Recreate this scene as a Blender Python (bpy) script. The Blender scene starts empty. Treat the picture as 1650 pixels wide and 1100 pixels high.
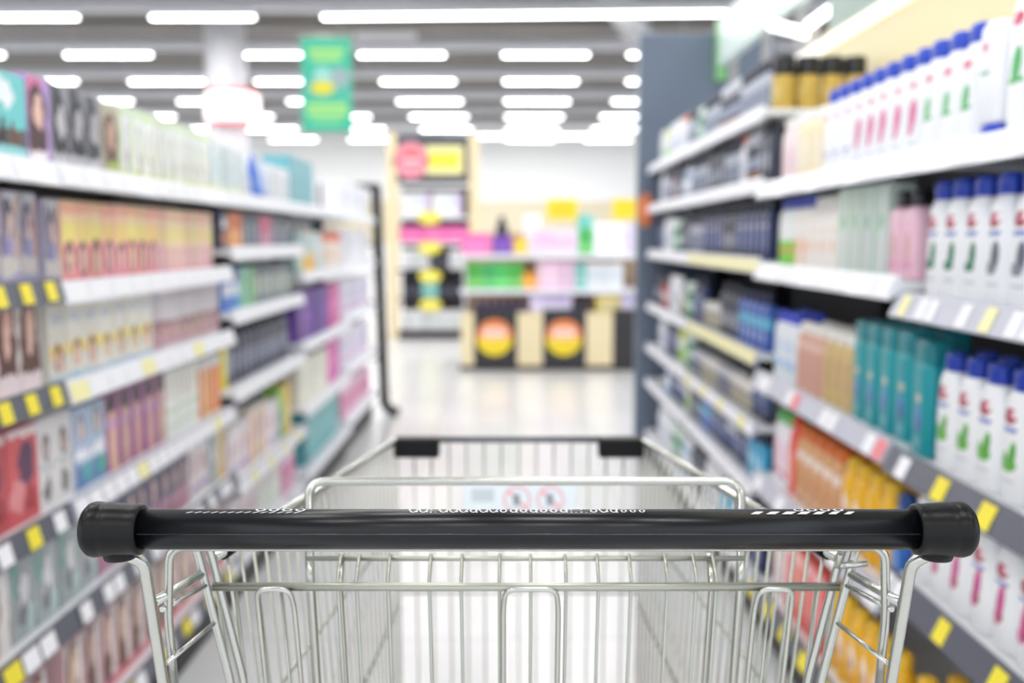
import bpy, bmesh, math, random
from mathutils import Vector, Matrix

S = bpy.context.scene
C = S.collection
R = math.radians
PI = math.pi

# ------------------------------------------------------------------ camera
cam_d = bpy.data.cameras.new('camera'); cam = bpy.data.objects.new('camera', cam_d); C.objects.link(cam)
cam.location = (0, 0, 1.24); cam.rotation_euler = (R(90) - math.atan(165/1604.17), 0, 0)
cam_d.lens = 35; cam_d.sensor_width = 36; cam_d.clip_start = .02; cam_d.clip_end = 200
cam_d.dof.use_dof = True; cam_d.dof.focus_distance = .70; cam_d.dof.aperture_fstop = 3.7
S.camera = cam
# ------------------------------------------------------------------ world, exposure
S.view_settings.view_transform = 'Standard'; S.view_settings.look = 'None'
S.view_settings.exposure = -0.08; S.view_settings.gamma = 1; S.view_settings.use_curve_mapping = False
W = bpy.data.worlds.new('world'); S.world = W; W.use_nodes = True
W.node_tree.nodes['Background'].inputs[0].default_value = (.85, .92, 1, 1)
W.node_tree.nodes['Background'].inputs[1].default_value = 1.9
LAMP_W = 28.0          # each 1.4 m ceiling strip

# ------------------------------------------------------------------ helpers
def lin(h):
    if not isinstance(h, str): return h
    v = [int(h[i:i+2], 16)/255 for i in (0, 2, 4)]
    return tuple(c/12.92 if c <= .04045 else ((c+.055)/1.055)**2.4 for c in v)

_m = {}
def mat(name, col, rough=.45, metal=0, spec=.5, emit=0):
    if name in _m: return _m[name]
    m = bpy.data.materials.new(name); m.use_nodes = True
    b = m.node_tree.nodes['Principled BSDF']; c = lin(col)
    b.inputs['Base Color'].default_value = (*c, 1); b.inputs['Roughness'].default_value = rough
    b.inputs['Metallic'].default_value = metal; b.inputs['Specular IOR Level'].default_value = spec
    if emit:
        b.inputs['Emission Color'].default_value = (*c, 1); b.inputs['Emission Strength'].default_value = emit
    _m[name] = m
    return m

def pmat(name, base, layers, rough=.35, front=False, wob=0):
    """printed packaging: flat shapes laid over a base colour, across the width (x) and height (z) of the pack.
    layer = (kind, cx, cz, rx, rz, colour[, shear])"""
    if name in _m: return _m[name]
    m = bpy.data.materials.new(name); m.use_nodes = True; nt = m.node_tree; N = nt.nodes; L = nt.links
    b = N['Principled BSDF']; b.inputs['Roughness'].default_value = rough
    tc = N.new('ShaderNodeTexCoord'); sp = N.new('ShaderNodeSeparateXYZ'); L.new(tc.outputs['Generated'], sp.inputs[0])
    def M(op, a, c=None):
        n = N.new('ShaderNodeMath'); n.operation = op
        for i, v in enumerate((a, c)):
            if v is None: continue
            if isinstance(v, (int, float)): n.inputs[i].default_value = v
            else: L.new(v, n.inputs[i])
        return n.outputs[0]
    x, y, z = sp.outputs
    if wob:      # hand-drawn looking edges, different on every pack
        oi = N.new('ShaderNodeObjectInfo'); no = N.new('ShaderNodeTexNoise'); no.noise_dimensions = '4D'
        no.inputs['Scale'].default_value = 5; no.inputs['Detail'].default_value = 1.5
        L.new(tc.outputs['Generated'], no.inputs['Vector']); L.new(M('MULTIPLY', oi.outputs['Random'], 40.0), no.inputs['W'])
        s2 = N.new('ShaderNodeSeparateXYZ'); L.new(no.outputs['Color'], s2.inputs[0])
        x = M('ADD', x, M('MULTIPLY', M('SUBTRACT', s2.outputs[0], .5), wob)); z = M('ADD', z, M('MULTIPLY', M('SUBTRACT', s2.outputs[1], .5), wob*.7))
    fm = M('LESS_THAN', y, .5) if front else None
    cur = None; base = (*lin(base), 1)
    for ly in layers:
        k, cx, cz, rx, rz, col = ly[:6]; sh = ly[6] if len(ly) > 6 else 0
        dx = M('SUBTRACT', x, cx); dz = M('SUBTRACT', z, cz)
        if sh: dx = M('SUBTRACT', dx, M('MULTIPLY', dz, sh))
        dx = M('DIVIDE', dx, rx); dz = M('DIVIDE', dz, rz)
        if k == 'E': msk = M('LESS_THAN', M('ADD', M('MULTIPLY', dx, dx), M('MULTIPLY', dz, dz)), 1)
        else: msk = M('LESS_THAN', M('MAXIMUM', M('ABSOLUTE', dx), M('ABSOLUTE', dz)), 1)
        if fm is not None: msk = M('MULTIPLY', msk, fm)
        mx = N.new('ShaderNodeMix'); mx.data_type = 'RGBA'
        L.new(msk, mx.inputs[0])
        if cur is None: mx.inputs[6].default_value = base
        else: L.new(cur, mx.inputs[6])
        mx.inputs[7].default_value = (*lin(col), 1); cur = mx.outputs[2]
    if wob and cur is not None:
        hs = N.new('ShaderNodeHueSaturation'); L.new(cur, hs.inputs['Color'])
        L.new(M('ADD', M('MULTIPLY', oi.outputs['Random'], .05), .475), hs.inputs['Hue'])
        L.new(M('ADD', M('MULTIPLY', M('FRACT', M('MULTIPLY', oi.outputs['Random'], 7.3)), .26), .9), hs.inputs['Value']); cur = hs.outputs[0]
    if cur is None: b.inputs['Base Color'].default_value = base
    else: L.new(cur, b.inputs['Base Color'])
    _m[name] = m
    return m

def B(): return bmesh.new()
def box(bm, x0, x1, y0, y1, z0, z1, mi=0):
    v = [bm.verts.new((x, y, z)) for x in (x0, x1) for y in (y0, y1) for z in (z0, z1)]
    fs = [(0, 1, 3, 2), (4, 6, 7, 5), (0, 4, 5, 1), (2, 3, 7, 6), (0, 2, 6, 4), (1, 5, 7, 3)]
    out = []
    for f in fs:
        q = bm.faces.new([v[i] for i in f]); q.material_index = mi; out.append(q)
    return out      # x0, x1, y0 (front), y1, z0, z1
def tube(bm, pts, r, seg=8, cap=True, mi=0):
    pts = [Vector(p) for p in pts]; rings = []; n = len(pts)
    t = (pts[1]-pts[0]).normalized(); u = t.orthogonal().normalized()
    for i, p in enumerate(pts):
        if i == 0: t = (pts[1]-pts[0]).normalized()
        elif i == n-1: t = (pts[-1]-pts[-2]).normalized()
        else: t = ((pts[i+1]-p).normalized() + (p-pts[i-1]).normalized()).normalized()
        u = (u - t*u.dot(t)).normalized(); w = t.cross(u)
        rings.append([bm.verts.new(p + (u*math.cos(2*PI*k/seg) + w*math.sin(2*PI*k/seg))*r) for k in range(seg)])
    for a, b in zip(rings, rings[1:]):
        for k in range(seg):
            f = bm.faces.new((a[k], a[(k+1) % seg], b[(k+1) % seg], b[k])); f.smooth = True; f.material_index = mi
    if cap:
        f = bm.faces.new(rings[0][::-1]); f.material_index = mi
        f = bm.faces.new(rings[-1]); f.material_index = mi
def fillet(pts, rad, n=6):
    pts = [Vector(p) for p in pts]; out = [pts[0]]
    for a, p, c in zip(pts, pts[1:], pts[2:]):
        d0 = (a-p); d1 = (c-p); r = min(rad, d0.length*.45, d1.length*.45)
        p0 = p + d0.normalized()*r; p1 = p + d1.normalized()*r
        for i in range(n+1):
            t = i/n; out.append((1-t)**2*p0 + 2*t*(1-t)*p + t*t*p1)
    out.append(pts[-1]); return out
def lathe(bm, prof, sx=1, sy=1, seg=20, mi=0, off=(0, 0, 0), power=2):
    """profile [(radius, z)] spun about z with a (super)elliptic section"""
    rings = []
    for r, z in prof:
        ring = []
        for k in range(seg):
            a = 2*PI*k/seg; c, s = math.cos(a), math.sin(a)
            e = 2/power
            ring.append(bm.verts.new((off[0] + math.copysign(abs(c)**e, c)*r*sx, off[1] + math.copysign(abs(s)**e, s)*r*sy, off[2]+z)))
        rings.append(ring)
    for a, b in zip(rings, rings[1:]):
        for k in range(seg):
            f = bm.faces.new((a[k], a[(k+1) % seg], b[(k+1) % seg], b[k])); f.smooth = True; f.material_index = mi
    f = bm.faces.new(rings[0][::-1]); f.material_index = mi
    f = bm.faces.new(rings[-1]); f.material_index = mi
def lathe_x(bm, prof, centre, seg=32, mi=0):
    """profile [(radius, x)] spun about an x axis through centre"""
    cx, cy, cz = centre; rings = []
    for r, x in prof:
        rings.append([bm.verts.new((cx+x, cy+r*math.cos(2*PI*k/seg), cz+r*math.sin(2*PI*k/seg))) for k in range(seg)])
    for a, b in zip(rings, rings[1:]):
        for k in range(seg):
            f = bm.faces.new((a[k], a[(k+1) % seg], b[(k+1) % seg], b[k])); f.smooth = True; f.material_index = mi
    bm.faces.new(rings[0][::-1]); bm.faces.new(rings[-1])
def prism_y(bm, prof, y0, y1, mi=0):
    """x-z outline swept along y"""
    a = [bm.verts.new((x, y0, z)) for x, z in prof]; b = [bm.verts.new((x, y1, z)) for x, z in prof]
    n = len(prof)
    for k in range(n):
        f = bm.faces.new((a[k], b[k], b[(k+1) % n], a[(k+1) % n])); f.material_index = mi
    for g in (a[::-1], b):
        f = bm.faces.new(g); f.material_index = mi
def bevel(bm, w, seg=2):
    bmesh.ops.bevel(bm, geom=[e for e in bm.edges], offset=w, segments=seg, affect='EDGES', profile=.5)

def mesh(bm, mats, name='mesh'):
    bmesh.ops.recalc_face_normals(bm, faces=bm.faces)
    me = bpy.data.meshes.new(name); bm.to_mesh(me); bm.free()
    for m in (mats if isinstance(mats, (list, tuple)) else [mats]): me.materials.append(m)
    return me
_loc = {}
def tag(o, label=None, cat=None, group=None, kind=None):
    if label: o['label'] = label
    if cat: o['category'] = cat
    if group: o['group'] = group
    if kind: o['kind'] = kind
    return o
def thing(name, label, cat, loc=(0, 0, 0), group=None):
    o = bpy.data.objects.new(name, None); C.objects.link(o); o.location = loc; o.empty_display_size = .05
    _loc[o] = Vector(loc)
    return tag(o, label, cat, group)
def obj(name, bm, mats, parent=None, label=None):
    """mesh given in world coordinates, linked (under its parent)"""
    if parent is not None: bmesh.ops.translate(bm, verts=bm.verts, vec=-_loc[parent])
    o = bpy.data.objects.new(name, mesh(bm, mats, name)); C.objects.link(o)
    if parent is not None: o.parent = parent
    _loc[o] = _loc[parent] if parent is not None else Vector((0, 0, 0))
    if label: o['label'] = label
    return o
def struct(name, bm, m, parent=None):
    o = obj(name, bm, m, parent)
    if parent is None: o['kind'] = 'structure'
    return o

ORD = ['first', 'second', 'third', 'fourth', 'fifth', 'sixth', 'seventh', 'eighth', 'ninth', 'tenth', 'eleventh', 'twelfth', 'thirteenth',
       'fourteenth', 'fifteenth', 'sixteenth', 'seventeenth', 'eighteenth', 'nineteenth', 'twentieth']
def ordinal(i):
    return ORD[i] if i < 20 else ('twenty-' + ORD[i-20] if i < 29 else ('thirtieth' if i == 29 else 'thirty-' + ORD[i-30]))

# ------------------------------------------------------------------ common materials
white = mat('white_enamel', 'eceef0', .35)
offwhite = mat('white_plastic', 'f2f2f4', .3)
railw = mat('rail_white', 'eef0f6', .3)
raild = mat('rail_slate', '5a5c68', .35)
railg = mat('rail_grey', 'b9bbc8', .35)
tagw = mat('tag_paper', 'f4f4f8', .5); tagy = mat('tag_yellow', 'f3e23a', .5); tagp = mat('tag_pale_yellow', 'f6f0b4', .5); tagr = mat('tag_red', 'f08a92', .5)
darkback = mat('dark_backing', '0d0e14', .5)
greyback = mat('grey_backing', 'a8a5a4', .5)
slate = mat('slate_laminate', '6a7688', .4)
black = mat('black_plastic', '030304', .36, spec=.26)
blackmetal = mat('black_metal', '16161c', .45, spec=.3)
cream = mat('pale_wood', 'ead9b0', .5)
zinc = mat('zinc_plated_steel', 'c3c4be', .27, metal=1)
zincd = mat('zinc_wire', 'b2b3a7', .34, metal=.95)

# ------------------------------------------------------------------ setting
def tile_mat():
    m = bpy.data.materials.new('floor_tiles'); m.use_nodes = True; nt = m.node_tree; N = nt.nodes; L = nt.links
    b = N['Principled BSDF']; b.inputs['Roughness'].default_value = .22
    tc = N.new('ShaderNodeTexCoord'); br = N.new('ShaderNodeTexBrick'); L.new(tc.outputs['Object'], br.inputs[0])
    br.offset = 0; br.inputs['Scale'].default_value = 1; br.inputs['Brick Width'].default_value = .5; br.inputs['Row Height'].default_value = .5
    br.inputs['Mortar Size'].default_value = .004
    br.inputs['Color1'].default_value = (*lin('eaeaea'), 1); br.inputs['Color2'].default_value = (*lin('e4e4e5'), 1); br.inputs['Mortar'].default_value = (*lin('c8c7c4'), 1)
    no = N.new('ShaderNodeTexNoise'); no.inputs['Scale'].default_value = 9; L.new(tc.outputs['Object'], no.inputs[0])
    mx = N.new('ShaderNodeMix'); mx.data_type = 'RGBA'; mx.blend_type = 'MULTIPLY'; mx.inputs[0].default_value = .08
    L.new(br.outputs[0], mx.inputs[6]); L.new(no.outputs[0], mx.inputs[7]); L.new(mx.outputs[2], b.inputs['Base Color'])
    return m
bm = B(); box(bm, -16, 10, -6, 33.8, -.1, 0); struct('floor', bm, tile_mat())
def ceil_mat():
    m = bpy.data.materials.new('ceiling_deck'); m.use_nodes = True; nt = m.node_tree; N = nt.nodes; L = nt.links
    b = N['Principled BSDF']; b.inputs['Roughness'].default_value = .6
    tc = N.new('ShaderNodeTexCoord'); wv = N.new('ShaderNodeTexWave'); wv.bands_direction = 'X'; wv.inputs['Scale'].default_value = 1.2
    L.new(tc.outputs['Object'], wv.inputs[0]); rp = N.new('ShaderNodeValToRGB'); L.new(wv.outputs[1], rp.inputs[0])
    rp.color_ramp.elements[0].color = (*lin('8f8a85'), 1); rp.color_ramp.elements[1].color = (*lin('a5a19c'), 1)
    L.new(rp.outputs[0], b.inputs['Base Color']); return m
bm = B(); box(bm, -16, 10, -6, 33.8, 5.2, 5.35); struct('ceiling', bm, ceil_mat())
bm = B(); box(bm, -16, 10, 33.6, 33.8, 0, 5.2); struct('wall_far', bm, mat('far_wall_paint', 'eaeae9', .6))
bm = B(); box(bm, -16, 10, 33.58, 33.6, 1.1, 2.5); struct('trim_far', bm, mat('far_wall_band', 'd6cbb0', .6))
# roof trusses run across the hall above each line of lamps, light trunking below them
ROWS = [13.9 + 2.77*k for k in range(7)]; NEAR = [11.13, 8.36, 5.59, 2.82, .05, -2.72]
bm = B()
for y in ROWS + NEAR:
    box(bm, -16, 10, y+.55, y+.75, 4.75, 5.2)
struct('trim_beams', bm, mat('beam_paint', '8d8985', .5))

def trunk(y, label):
    t = thing('light_trunking', label, 'cable trunking', (-3, y, 4.32), 'light trunking under the ceiling')
    b = B(); box(b, -15.5, 9.5, y-.11, y+.11, 4.32, 4.46); obj('channel', b, mat('trunk_paint', 'bdbdc2', .4), t)
    for k in range(5):
        b = B(); tube(b, [(-14+5.6*k, y, 4.46), (-14+5.6*k, y, 5.2)], .012, 6); obj('hanger_rod', b, mat('trunk_paint', 'bdbdc2', .4), t)
for i, y in enumerate(ROWS): trunk(y, 'grey light trunking across the hall, %s line from the aisle end' % ordinal(i))
for i, y in enumerate(NEAR): trunk(y, 'grey light trunking above the aisle, %s line behind the long strip lamp' % ordinal(i))

lampglow = mat('lamp_diffuser', 'ffffff', .4, emit=14)
lampglow.cycles.emission_sampling = 'NONE'
_lm = {}
def lamp(cx, y, length, label, rz=0, group='ceiling strip lights'):
    t = thing('ceiling_light', label, 'ceiling light', (cx, y, 4.218), group)
    t.rotation_euler.z = rz
    key = round(length, 2)
    if key not in _lm:
        b = B(); box(b, -length/2, length/2, -.05, .05, .02, .10); h = mesh(b, white, 'housing')
        b = B(); prism = [(-.045, .02), (-.04, .002), (0, -.006), (.04, .002), (.045, .02)]
        a = [b.verts.new((-length/2+.01, p, q)) for p, q in prism]; c = [b.verts.new((length/2-.01, p, q)) for p, q in prism]
        for k in range(5): b.faces.new((a[k], c[k], c[(k+1) % 5], a[(k+1) % 5]))
        b.faces.new(a[::-1]); b.faces.new(c)
        ld = bpy.data.lights.new('strip_light', 'AREA'); ld.shape = 'RECTANGLE'; ld.size = length-.04; ld.size_y = .09
        ld.energy = LAMP_W*length/1.4; ld.color = (1, .99, .985)
        _lm[key] = (h, mesh(b, lampglow, 'diffuser'), ld)
    h, d, ld = _lm[key]
    for n, me in (('housing', h), ('diffuser', d)):
        o = bpy.data.objects.new(n, me); C.objects.link(o); o.parent = t
    o = bpy.data.objects.new('strip_light', ld); C.objects.link(o); o.parent = t; o.location = (0, 0, -.012)
COLS = [-11.4, -9.02, -6.6, -4.2, -1.8, .55, 2.9]
CN = ['seventh', 'sixth', 'fifth', 'fourth', 'third', 'second', 'first']
for i, y in enumerate(ROWS):
    for j, x in enumerate(COLS):
        if i == 0 and j >= 4: continue
        if i == 1 and j == 3: x = -3.9
        if i == 1 and j == 6: x = 2.6
        lamp(x, y, 1.4, 'white strip light on the %s trunking line, %s from the shampoo side' % (ordinal(i), CN[j]))
lamp(.33, ROWS[0]-.15, 5.8, 'very long white strip light over the mouth of the aisle', R(-2.6), 'ceiling strip lights')
for i, y in enumerate(NEAR):
    for j, x in enumerate(COLS[3:]):
        lamp(x, y, 1.4, 'white strip light above the aisle, %s near line, %s from shampoo side' % (ordinal(i), CN[3+j]))
lamp(.5, 29.6, 5.0, 'long white strip light washing the far wall', 0, 'ceiling strip lights')

# pillar with an illuminated sign
bm = B(); lathe(bm, [(.30, 0), (.30, 5.2)], seg=28, off=(-4.3, 15.3, 0)); struct('trim_pillar', bm, mat('pillar_paint', 'd6d6da', .5))
t = thing('pillar_sign', 'glowing round white sign with red edges wrapped on the pillar', 'illuminated sign', (-4.2, 15.2, 2.9))
bm = B(); lathe(bm, [(.36, 2.98), (.40, 3.02), (.40, 3.36), (.36, 3.40)], seg=36, off=(-4.2, 15.25, 0)); obj('light_box', bm, mat('sign_glow', 'fff2f0', .4, emit=1.2), t)
for zz in (3.4, 2.93):
    bm = B(); lathe(bm, [(.365, zz), (.365, zz+.05)], seg=36, off=(-4.2, 15.25, 0)); obj('red_trim', bm, mat('sign_red', 'f0626a', .4), t)

# air units and ducts under the roof
bm = B(); lathe(bm, [(.28, 0), (.28, 6.5)], seg=20); bmesh.ops.rotate(bm, verts=bm.verts, cent=(0, 0, 0), matrix=Matrix.Rotation(R(-90), 3, 'X')); bmesh.ops.rotate(bm, verts=bm.verts, cent=(0, 0, 0), matrix=Matrix.Rotation(R(-14), 3, 'Z')); bmesh.ops.translate(bm, verts=bm.verts, vec=(1.0, 13.0, 4.85))
tag(obj('air_duct', bm, mat('duct_metal', 'c9c9cc', .35, metal=.3)), 'round pale grey air duct slanting under the ceiling', 'air duct')
for x, y, l, w in ((-1.75, 13.0, 'pale air unit hanging above the long strip light', .9), (-2.2, 18.0, 'pale air unit hanging beyond the green banner', 1.0)):
    t = thing('air_unit', l, 'air conditioner', (x, y, 4.5), 'ceiling air units')
    bm = B(); box(bm, x-w/2, x+w/2, y-.4, y+.4, 4.55, 4.9); bevel(bm, .03); obj('casing', bm, offwhite, t)
    bm = B()
    for k in range(6): box(bm, x-w*.4, x+w*.4, y-.33+k*.12, y-.27+k*.12, 4.53, 4.55)
    obj('grille', bm, greyback, t)
    for sx in (-1, 1):
        bm = B(); tube(bm, [(x+sx*w*.4, y, 4.9), (x+sx*w*.4, y, 5.2)], .02, 6); obj('hanger', bm, zincd, t)

# hanging green banner
t = thing('hanging_banner', 'green hanging banner with yellow picture in the middle', 'banner', (-1.47, 8.1, 2.1))
gp = pmat('banner_print', '3cbf9c', [('R', .5, .86, .36, .03, 'a9e27c'), ('R', .5, .78, .3, .03, 'a9e27c'), ('R', .5, .48, .46, .1, '58b9a4'), ('E', .76, .58, .2, .1, '9fb0b4'), ('E', .42, .6, .18, .09, '9fd8cf'),
    ('E', .42, .47, .24, .075, 'e4d935'), ('R', .5, .28, .4, .03, 'a9e27c'), ('R', .5, .2, .4, .03, 'a9e27c'), ('R', .5, .12, .3, .02, '8edc86')], .5)
bm = B(); box(bm, -1.675, -1.275, 8.09, 8.10, 2.09, 2.83); obj('panel', bm, gp, t)
for zz in (2.835, 2.085):
    bm = B(); tube(bm, [(-1.69, 8.095, zz), (-1.26, 8.095, zz)], .012, 8); obj('rail', bm, zincd, t)
for x in (-1.6, -1.35):
    bm = B(); tube(bm, [(x, 8.095, 2.84), (x, 8.095, 5.2)], .003, 6); obj('cord', bm, zincd, t)

# ------------------------------------------------------------------ products (meshes made once, objects made per item)
PROTO = {}
def carton(key, name, cat, w, h, d, base, layers, rough=.38, side=None, wob=.34):
    bm = B(); fs = box(bm, -w/2, w/2, 0, d, 0, h); fs[2].material_index = 1
    bmesh.ops.bevel(bm, geom=list(bm.edges), offset=.0018, segments=1, affect='EDGES', material=0)
    # tuck-flap seam on the lid
    box(bm, -w*.46, w*.46, d*.18, d*.92, h-.0005, h+.0006)
    PROTO[key] = (name, cat, w, d, [(None, mesh(bm, [mat('side_'+key, side or base, rough), pmat('print_'+key, base, layers, rough, wob=wob)], key), None)])
def bottle(key, name, cat, w, h, d, base, layers, cap, style='shampoo', rough=.3, capname='cap'):
    bm = B(); cb = B(); sx, sy = w/2, d/2
    if style == 'shampoo':       # flat-sided oval bottle, rounded shoulder, flip-top cap
        hb = h*.84
        lathe(bm, [(.90, 0), (.97, .004), (1, .02), (1, hb*.55), (.97, hb*.75), (.88, hb*.9), (.74, hb*.97), (.62, hb)], sx, sy, 24, power=2.6)
        lathe(cb, [(.62, hb-.001), (.66, hb+.002), (.66, h*.955), (.60, h*.99), (.45, h)], sx, sy, 20, power=2.4)
        box(cb, -sx*.22, sx*.22, -sy*.74, -sy*.6, h*.9, h*.93)
    elif style == 'inverted':    # stands on its wide cap
        hb = h*.16
        lathe(cb, [(.78, 0), (.82, .004), (.84, hb*.9), (.8, hb)], sx, sy, 20, power=2.4)
        lathe(bm, [(.72, hb-.001), (.86, hb+.008), (1, h*.5), (1, h*.8), (.92, h*.94), (.7, h)], sx, sy, 24, power=2.6)
    elif style == 'can':         # aerosol: straight body, domed cap
        hb = h*.74
        lathe(bm, [(.93, 0), (1, .004), (1, hb*.96), (.9, hb)], sx, sy, 20)
        lathe(cb, [(.9, hb-.001), (.9, h*.93), (.8, h*.985), (.5, h)], sx, sy, 20)
    elif style == 'block':       # squared bottle whose cap is as wide as its body
        hb = h*.8
        lathe(bm, [(.95, 0), (1, .004), (1, hb*.97), (.95, hb)], sx, sy, 28, power=4.5)
        lathe(cb, [(.93, hb-.001), (.95, hb+.003), (.92, h*.98), (.84, h)], sx, sy, 28, power=4.5)
    elif style == 'jar':
        hb = h*.66
        lathe(bm, [(.9, 0), (1, .005), (1, hb*.94), (.93, hb)], sx, sy, 22)
        lathe(cb, [(1, hb-.001), (1.02, hb+.003), (1.02, h*.97), (.96, h)], sx, sy, 22)
    elif style == 'tube':        # stands on cap, crimped flat end up
        hb = h*.18
        lathe(cb, [(.8, 0), (.84, .003), (.84, hb)], sx, sy, 18)
        lathe(bm, [(.8, hb-.001), (.98, hb+.008), (1, h*.5)], sx, sy, 20)
        rings = []
        for f in (0, .5, 1):
            ring = []
            for k in range(20):
                a = 2*PI*k/20; ring.append(bm.verts.new((math.cos(a)*sx*(1+.08*f), math.sin(a)*sy*(1-f*.93), h*.5 + f*(h*.5))))
            rings.append(ring)
        for a, b in zip(rings, rings[1:]):
            for k in range(20): bm.faces.new((a[k], a[(k+1) % 20], b[(k+1) % 20], b[k])).smooth = True
        bm.faces.new(rings[-1])
    elif style == 'tall':        # square-shouldered gel bottle with narrow cap
        hb = h*.82
        lathe(bm, [(.93, 0), (1, .006), (1, hb*.86), (.94, hb*.94), (.6, hb)], sx, sy, 24, power=3.4)
        lathe(cb, [(.52, hb-.001), (.55, hb+.003), (.55, h*.97), (.45, h)], sx, sy, 16)
    elif style == 'pouch':       # stand-up pouch, pinched at the top
        rings = []
        for z, fx, fy in ((0, .92, .9), (.15, 1, 1), (.5, .9, .7), (.8, .62, .35), (.95, .42, .12), (1, .4, .1)):
            rings.append((z*h, fx, fy))
        prev = None
        for z, fx, fy in rings:
            ring = [bm.verts.new((math.cos(2*PI*k/20)*sx*fx, math.sin(2*PI*k/20)*sy*fy, z)) for k in range(20)]
            if prev:
                for k in range(20): bm.faces.new((prev[k], prev[(k+1) % 20], ring[(k+1) % 20], ring[k])).smooth = True
            else: bm.faces.new(ring[::-1])
            prev = ring
        bm.faces.new(prev)
        lathe(cb, [(.16, h-.002), (.16, h*1.06), (.12, h*1.07)], sx, sx, 14)
    for b_ in (bm, cb): bmesh.ops.translate(b_, verts=b_.verts, vec=(0, d/2, 0))
    PROTO[key] = (name, cat, w, d, [(None, mesh(bm, pmat('print_'+key, base, layers, rough, True), key), None),
                                    (capname, mesh(cb, mat('cap_'+cap, cap, .3), key+'_cap'), None)])
def place(key, x, y, z, rz, label, group, s=1):
    name, cat, w, d, parts = PROTO[key]; root = None
    for pn, me, _ in parts:
        o = bpy.data.objects.new(pn or name, me); C.objects.link(o)
        if root is None:
            root = o; o.location = (x, y, z+.0012); o.rotation_euler.z = rz; o.scale = (s, s, s); tag(o, label, cat, group)
        else: o.parent = root
    return root
rnd = random.Random(7)
def fill(side, xf, y, z, segs, where, group, s=1, deep=1, step=.0, jit=.003):
    """products stood side by side along the shelf from its near end; segs = (key, count, look)"""
    rz = R(90) if side < 0 else R(-90)
    for key, n, look in segs:
        w, d = PROTO[key][2]*s, PROTO[key][3]*s
        for i in range(n):
            for r in range(deep):
                row = '' if deep == 1 else (', front row' if r == 0 else ', behind')
                lab = '%s, %s%s%s' % (look, (ordinal(i) + ' along from trolley, ') if n > 1 else '', where, row)
                place(key, side*(xf + r*(d+.006) + rnd.uniform(0, jit)), y + w/2 + .002, z, rz + R(rnd.uniform(-1.5, 1.5)), lab, group, s)
            y += w + .004 + step
    return y
def pitch(key): return PROTO[key][2] + .004

# --- portrait-printed cartons of hair colour; kinds differ by ground colour, hair colour and bands
def portrait(hair, skin='e8c4b0', cx=.5, top=.78):
    return [('E', cx, top-.2, .40, .30, hair), ('R', cx, top-.42, .38, .2, hair), ('E', cx+.03, top-.2, .2, .2, skin)]
carton('c_teal', 'hair_dye_box', 'box', .135, .17, .07, '6fc9c4', [('E', .35, .78, .28, .16, 'e9eef0'), ('R', .5, .30, .5, .1, '5d5a58'), ('E', .3, .33, .1, .13, '2f2a2a'), ('E', .6, .33, .1, .13, '6a3f35'), ('R', .5, .1, .5, .1, '8fcfcb')])
carton('c_magenta', 'hair_dye_box', 'box', .098, .18, .07, 'b48fc8', [('R', .3, .5, .35, .5, 'd9708f')] + portrait('4a332e', cx=.42, top=.8) + [('R', .4, .12, .4, .06, 'f2e7ea')])
carton('c_black', 'hair_dye_box', 'box', .082, .18, .07, '9a9aa4', [('R', .3, .5, .3, .5, '4a4a50')] + portrait('26262c', 'c9c4c8', .52) + [('R', .5, .1, .5, .1, 'c9c6cf')])
carton('c_brown', 'hair_dye_box', 'box', .098, .175, .07, 'bcb39f', portrait('6a4a3c', 'dcae9a', .5) + [('R', .6, .15, .35, .06, 'a9c24e'), ('R', .5, .06, .5, .05, 'd4a4b6')])
carton('c_lime', 'hair_dye_box', 'box', .078, .185, .07, 'f2f5f3', [('R', .05, .5, .07, .5, 'b2da3c'), ('R', .5, .93, .5, .07, 'd8ecc4'), ('E', .6, .5, .26, .26, 'd3d3d6'), ('E', .62, .48, .14, .18, 'f2ece8'), ('R', .75, .2, .12, .2, 'b8a8a0'), ('R', .4, .08, .4, .05, 'cfe06a')])
carton('c_paleteal', 'hair_dye_box', 'box', .098, .165, .07, 'e3eaea', [('R', .1, .5, .1, .5, '6f9c98'), ('E', .6, .5, .25, .3, 'cfe0e2'), ('R', .5, .1, .5, .06, 'd4dca0')])
bottle('p_blue', 'hair_mask_pouch', 'pouch', .19, .175, .07, '3a6fd0', [('E', .5, .4, .3, .16, '6f9fe4')], 'e8eefc', 'pouch')
bottle('p_white', 'hair_mask_pouch', 'pouch', .15, .16, .06, 'e9ebf0', [('E', .5, .45, .3, .2, 'c9ccd8'), ('R', .5, .2, .4, .05, 'a9adbf')], 'e8eefc', 'pouch')
carton('c_whitegrey', 'wax_strip_box', 'box', .12, .15, .06, 'eceef0', [('E', .55, .5, .25, .35, 'cfd2d8'), ('R', .4, .2, .3, .06, 'b9bdc9')])
carton('c_bigteal', 'gift_box', 'gift box', .52, .215, .12, '6db4c0', [('R', .5, .5, .46, .4, '79bcc6')])
carton('c_violet', 'hair_dye_box', 'box', .073, .18, .07, 'b4adc0', [('R', .5, .93, .5, .08, 'd0ccd6'), ('R', .14, .6, .09, .36, '5f566c'), ('R', .88, .55, .1, .36, 'b9977a'), ('E', .5, .66, .24, .26, '4a4250'), ('E', .52, .62, .13, .17, 'd6bcb6'), ('R', .45, .4, .2, .1, '8f86b4'), ('R', .5, .2, .5, .1, 'c6c0ba'), ('R', .5, .05, .5, .06, '9a94b0')])
carton('c_peach', 'hair_dye_box', 'box', .068, .18, .07, 'efc9a6', [('R', .5, .9, .5, .05, 'e89a86'), ('R', .5, .62, .5, .12, 'ecd07a'), ('R', .5, .24, .5, .25, 'dc7f98'), ('E', .5, .3, .3, .22, '5c3a3a'), ('E', .52, .27, .18, .17, 'ecc6b4')])
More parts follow.
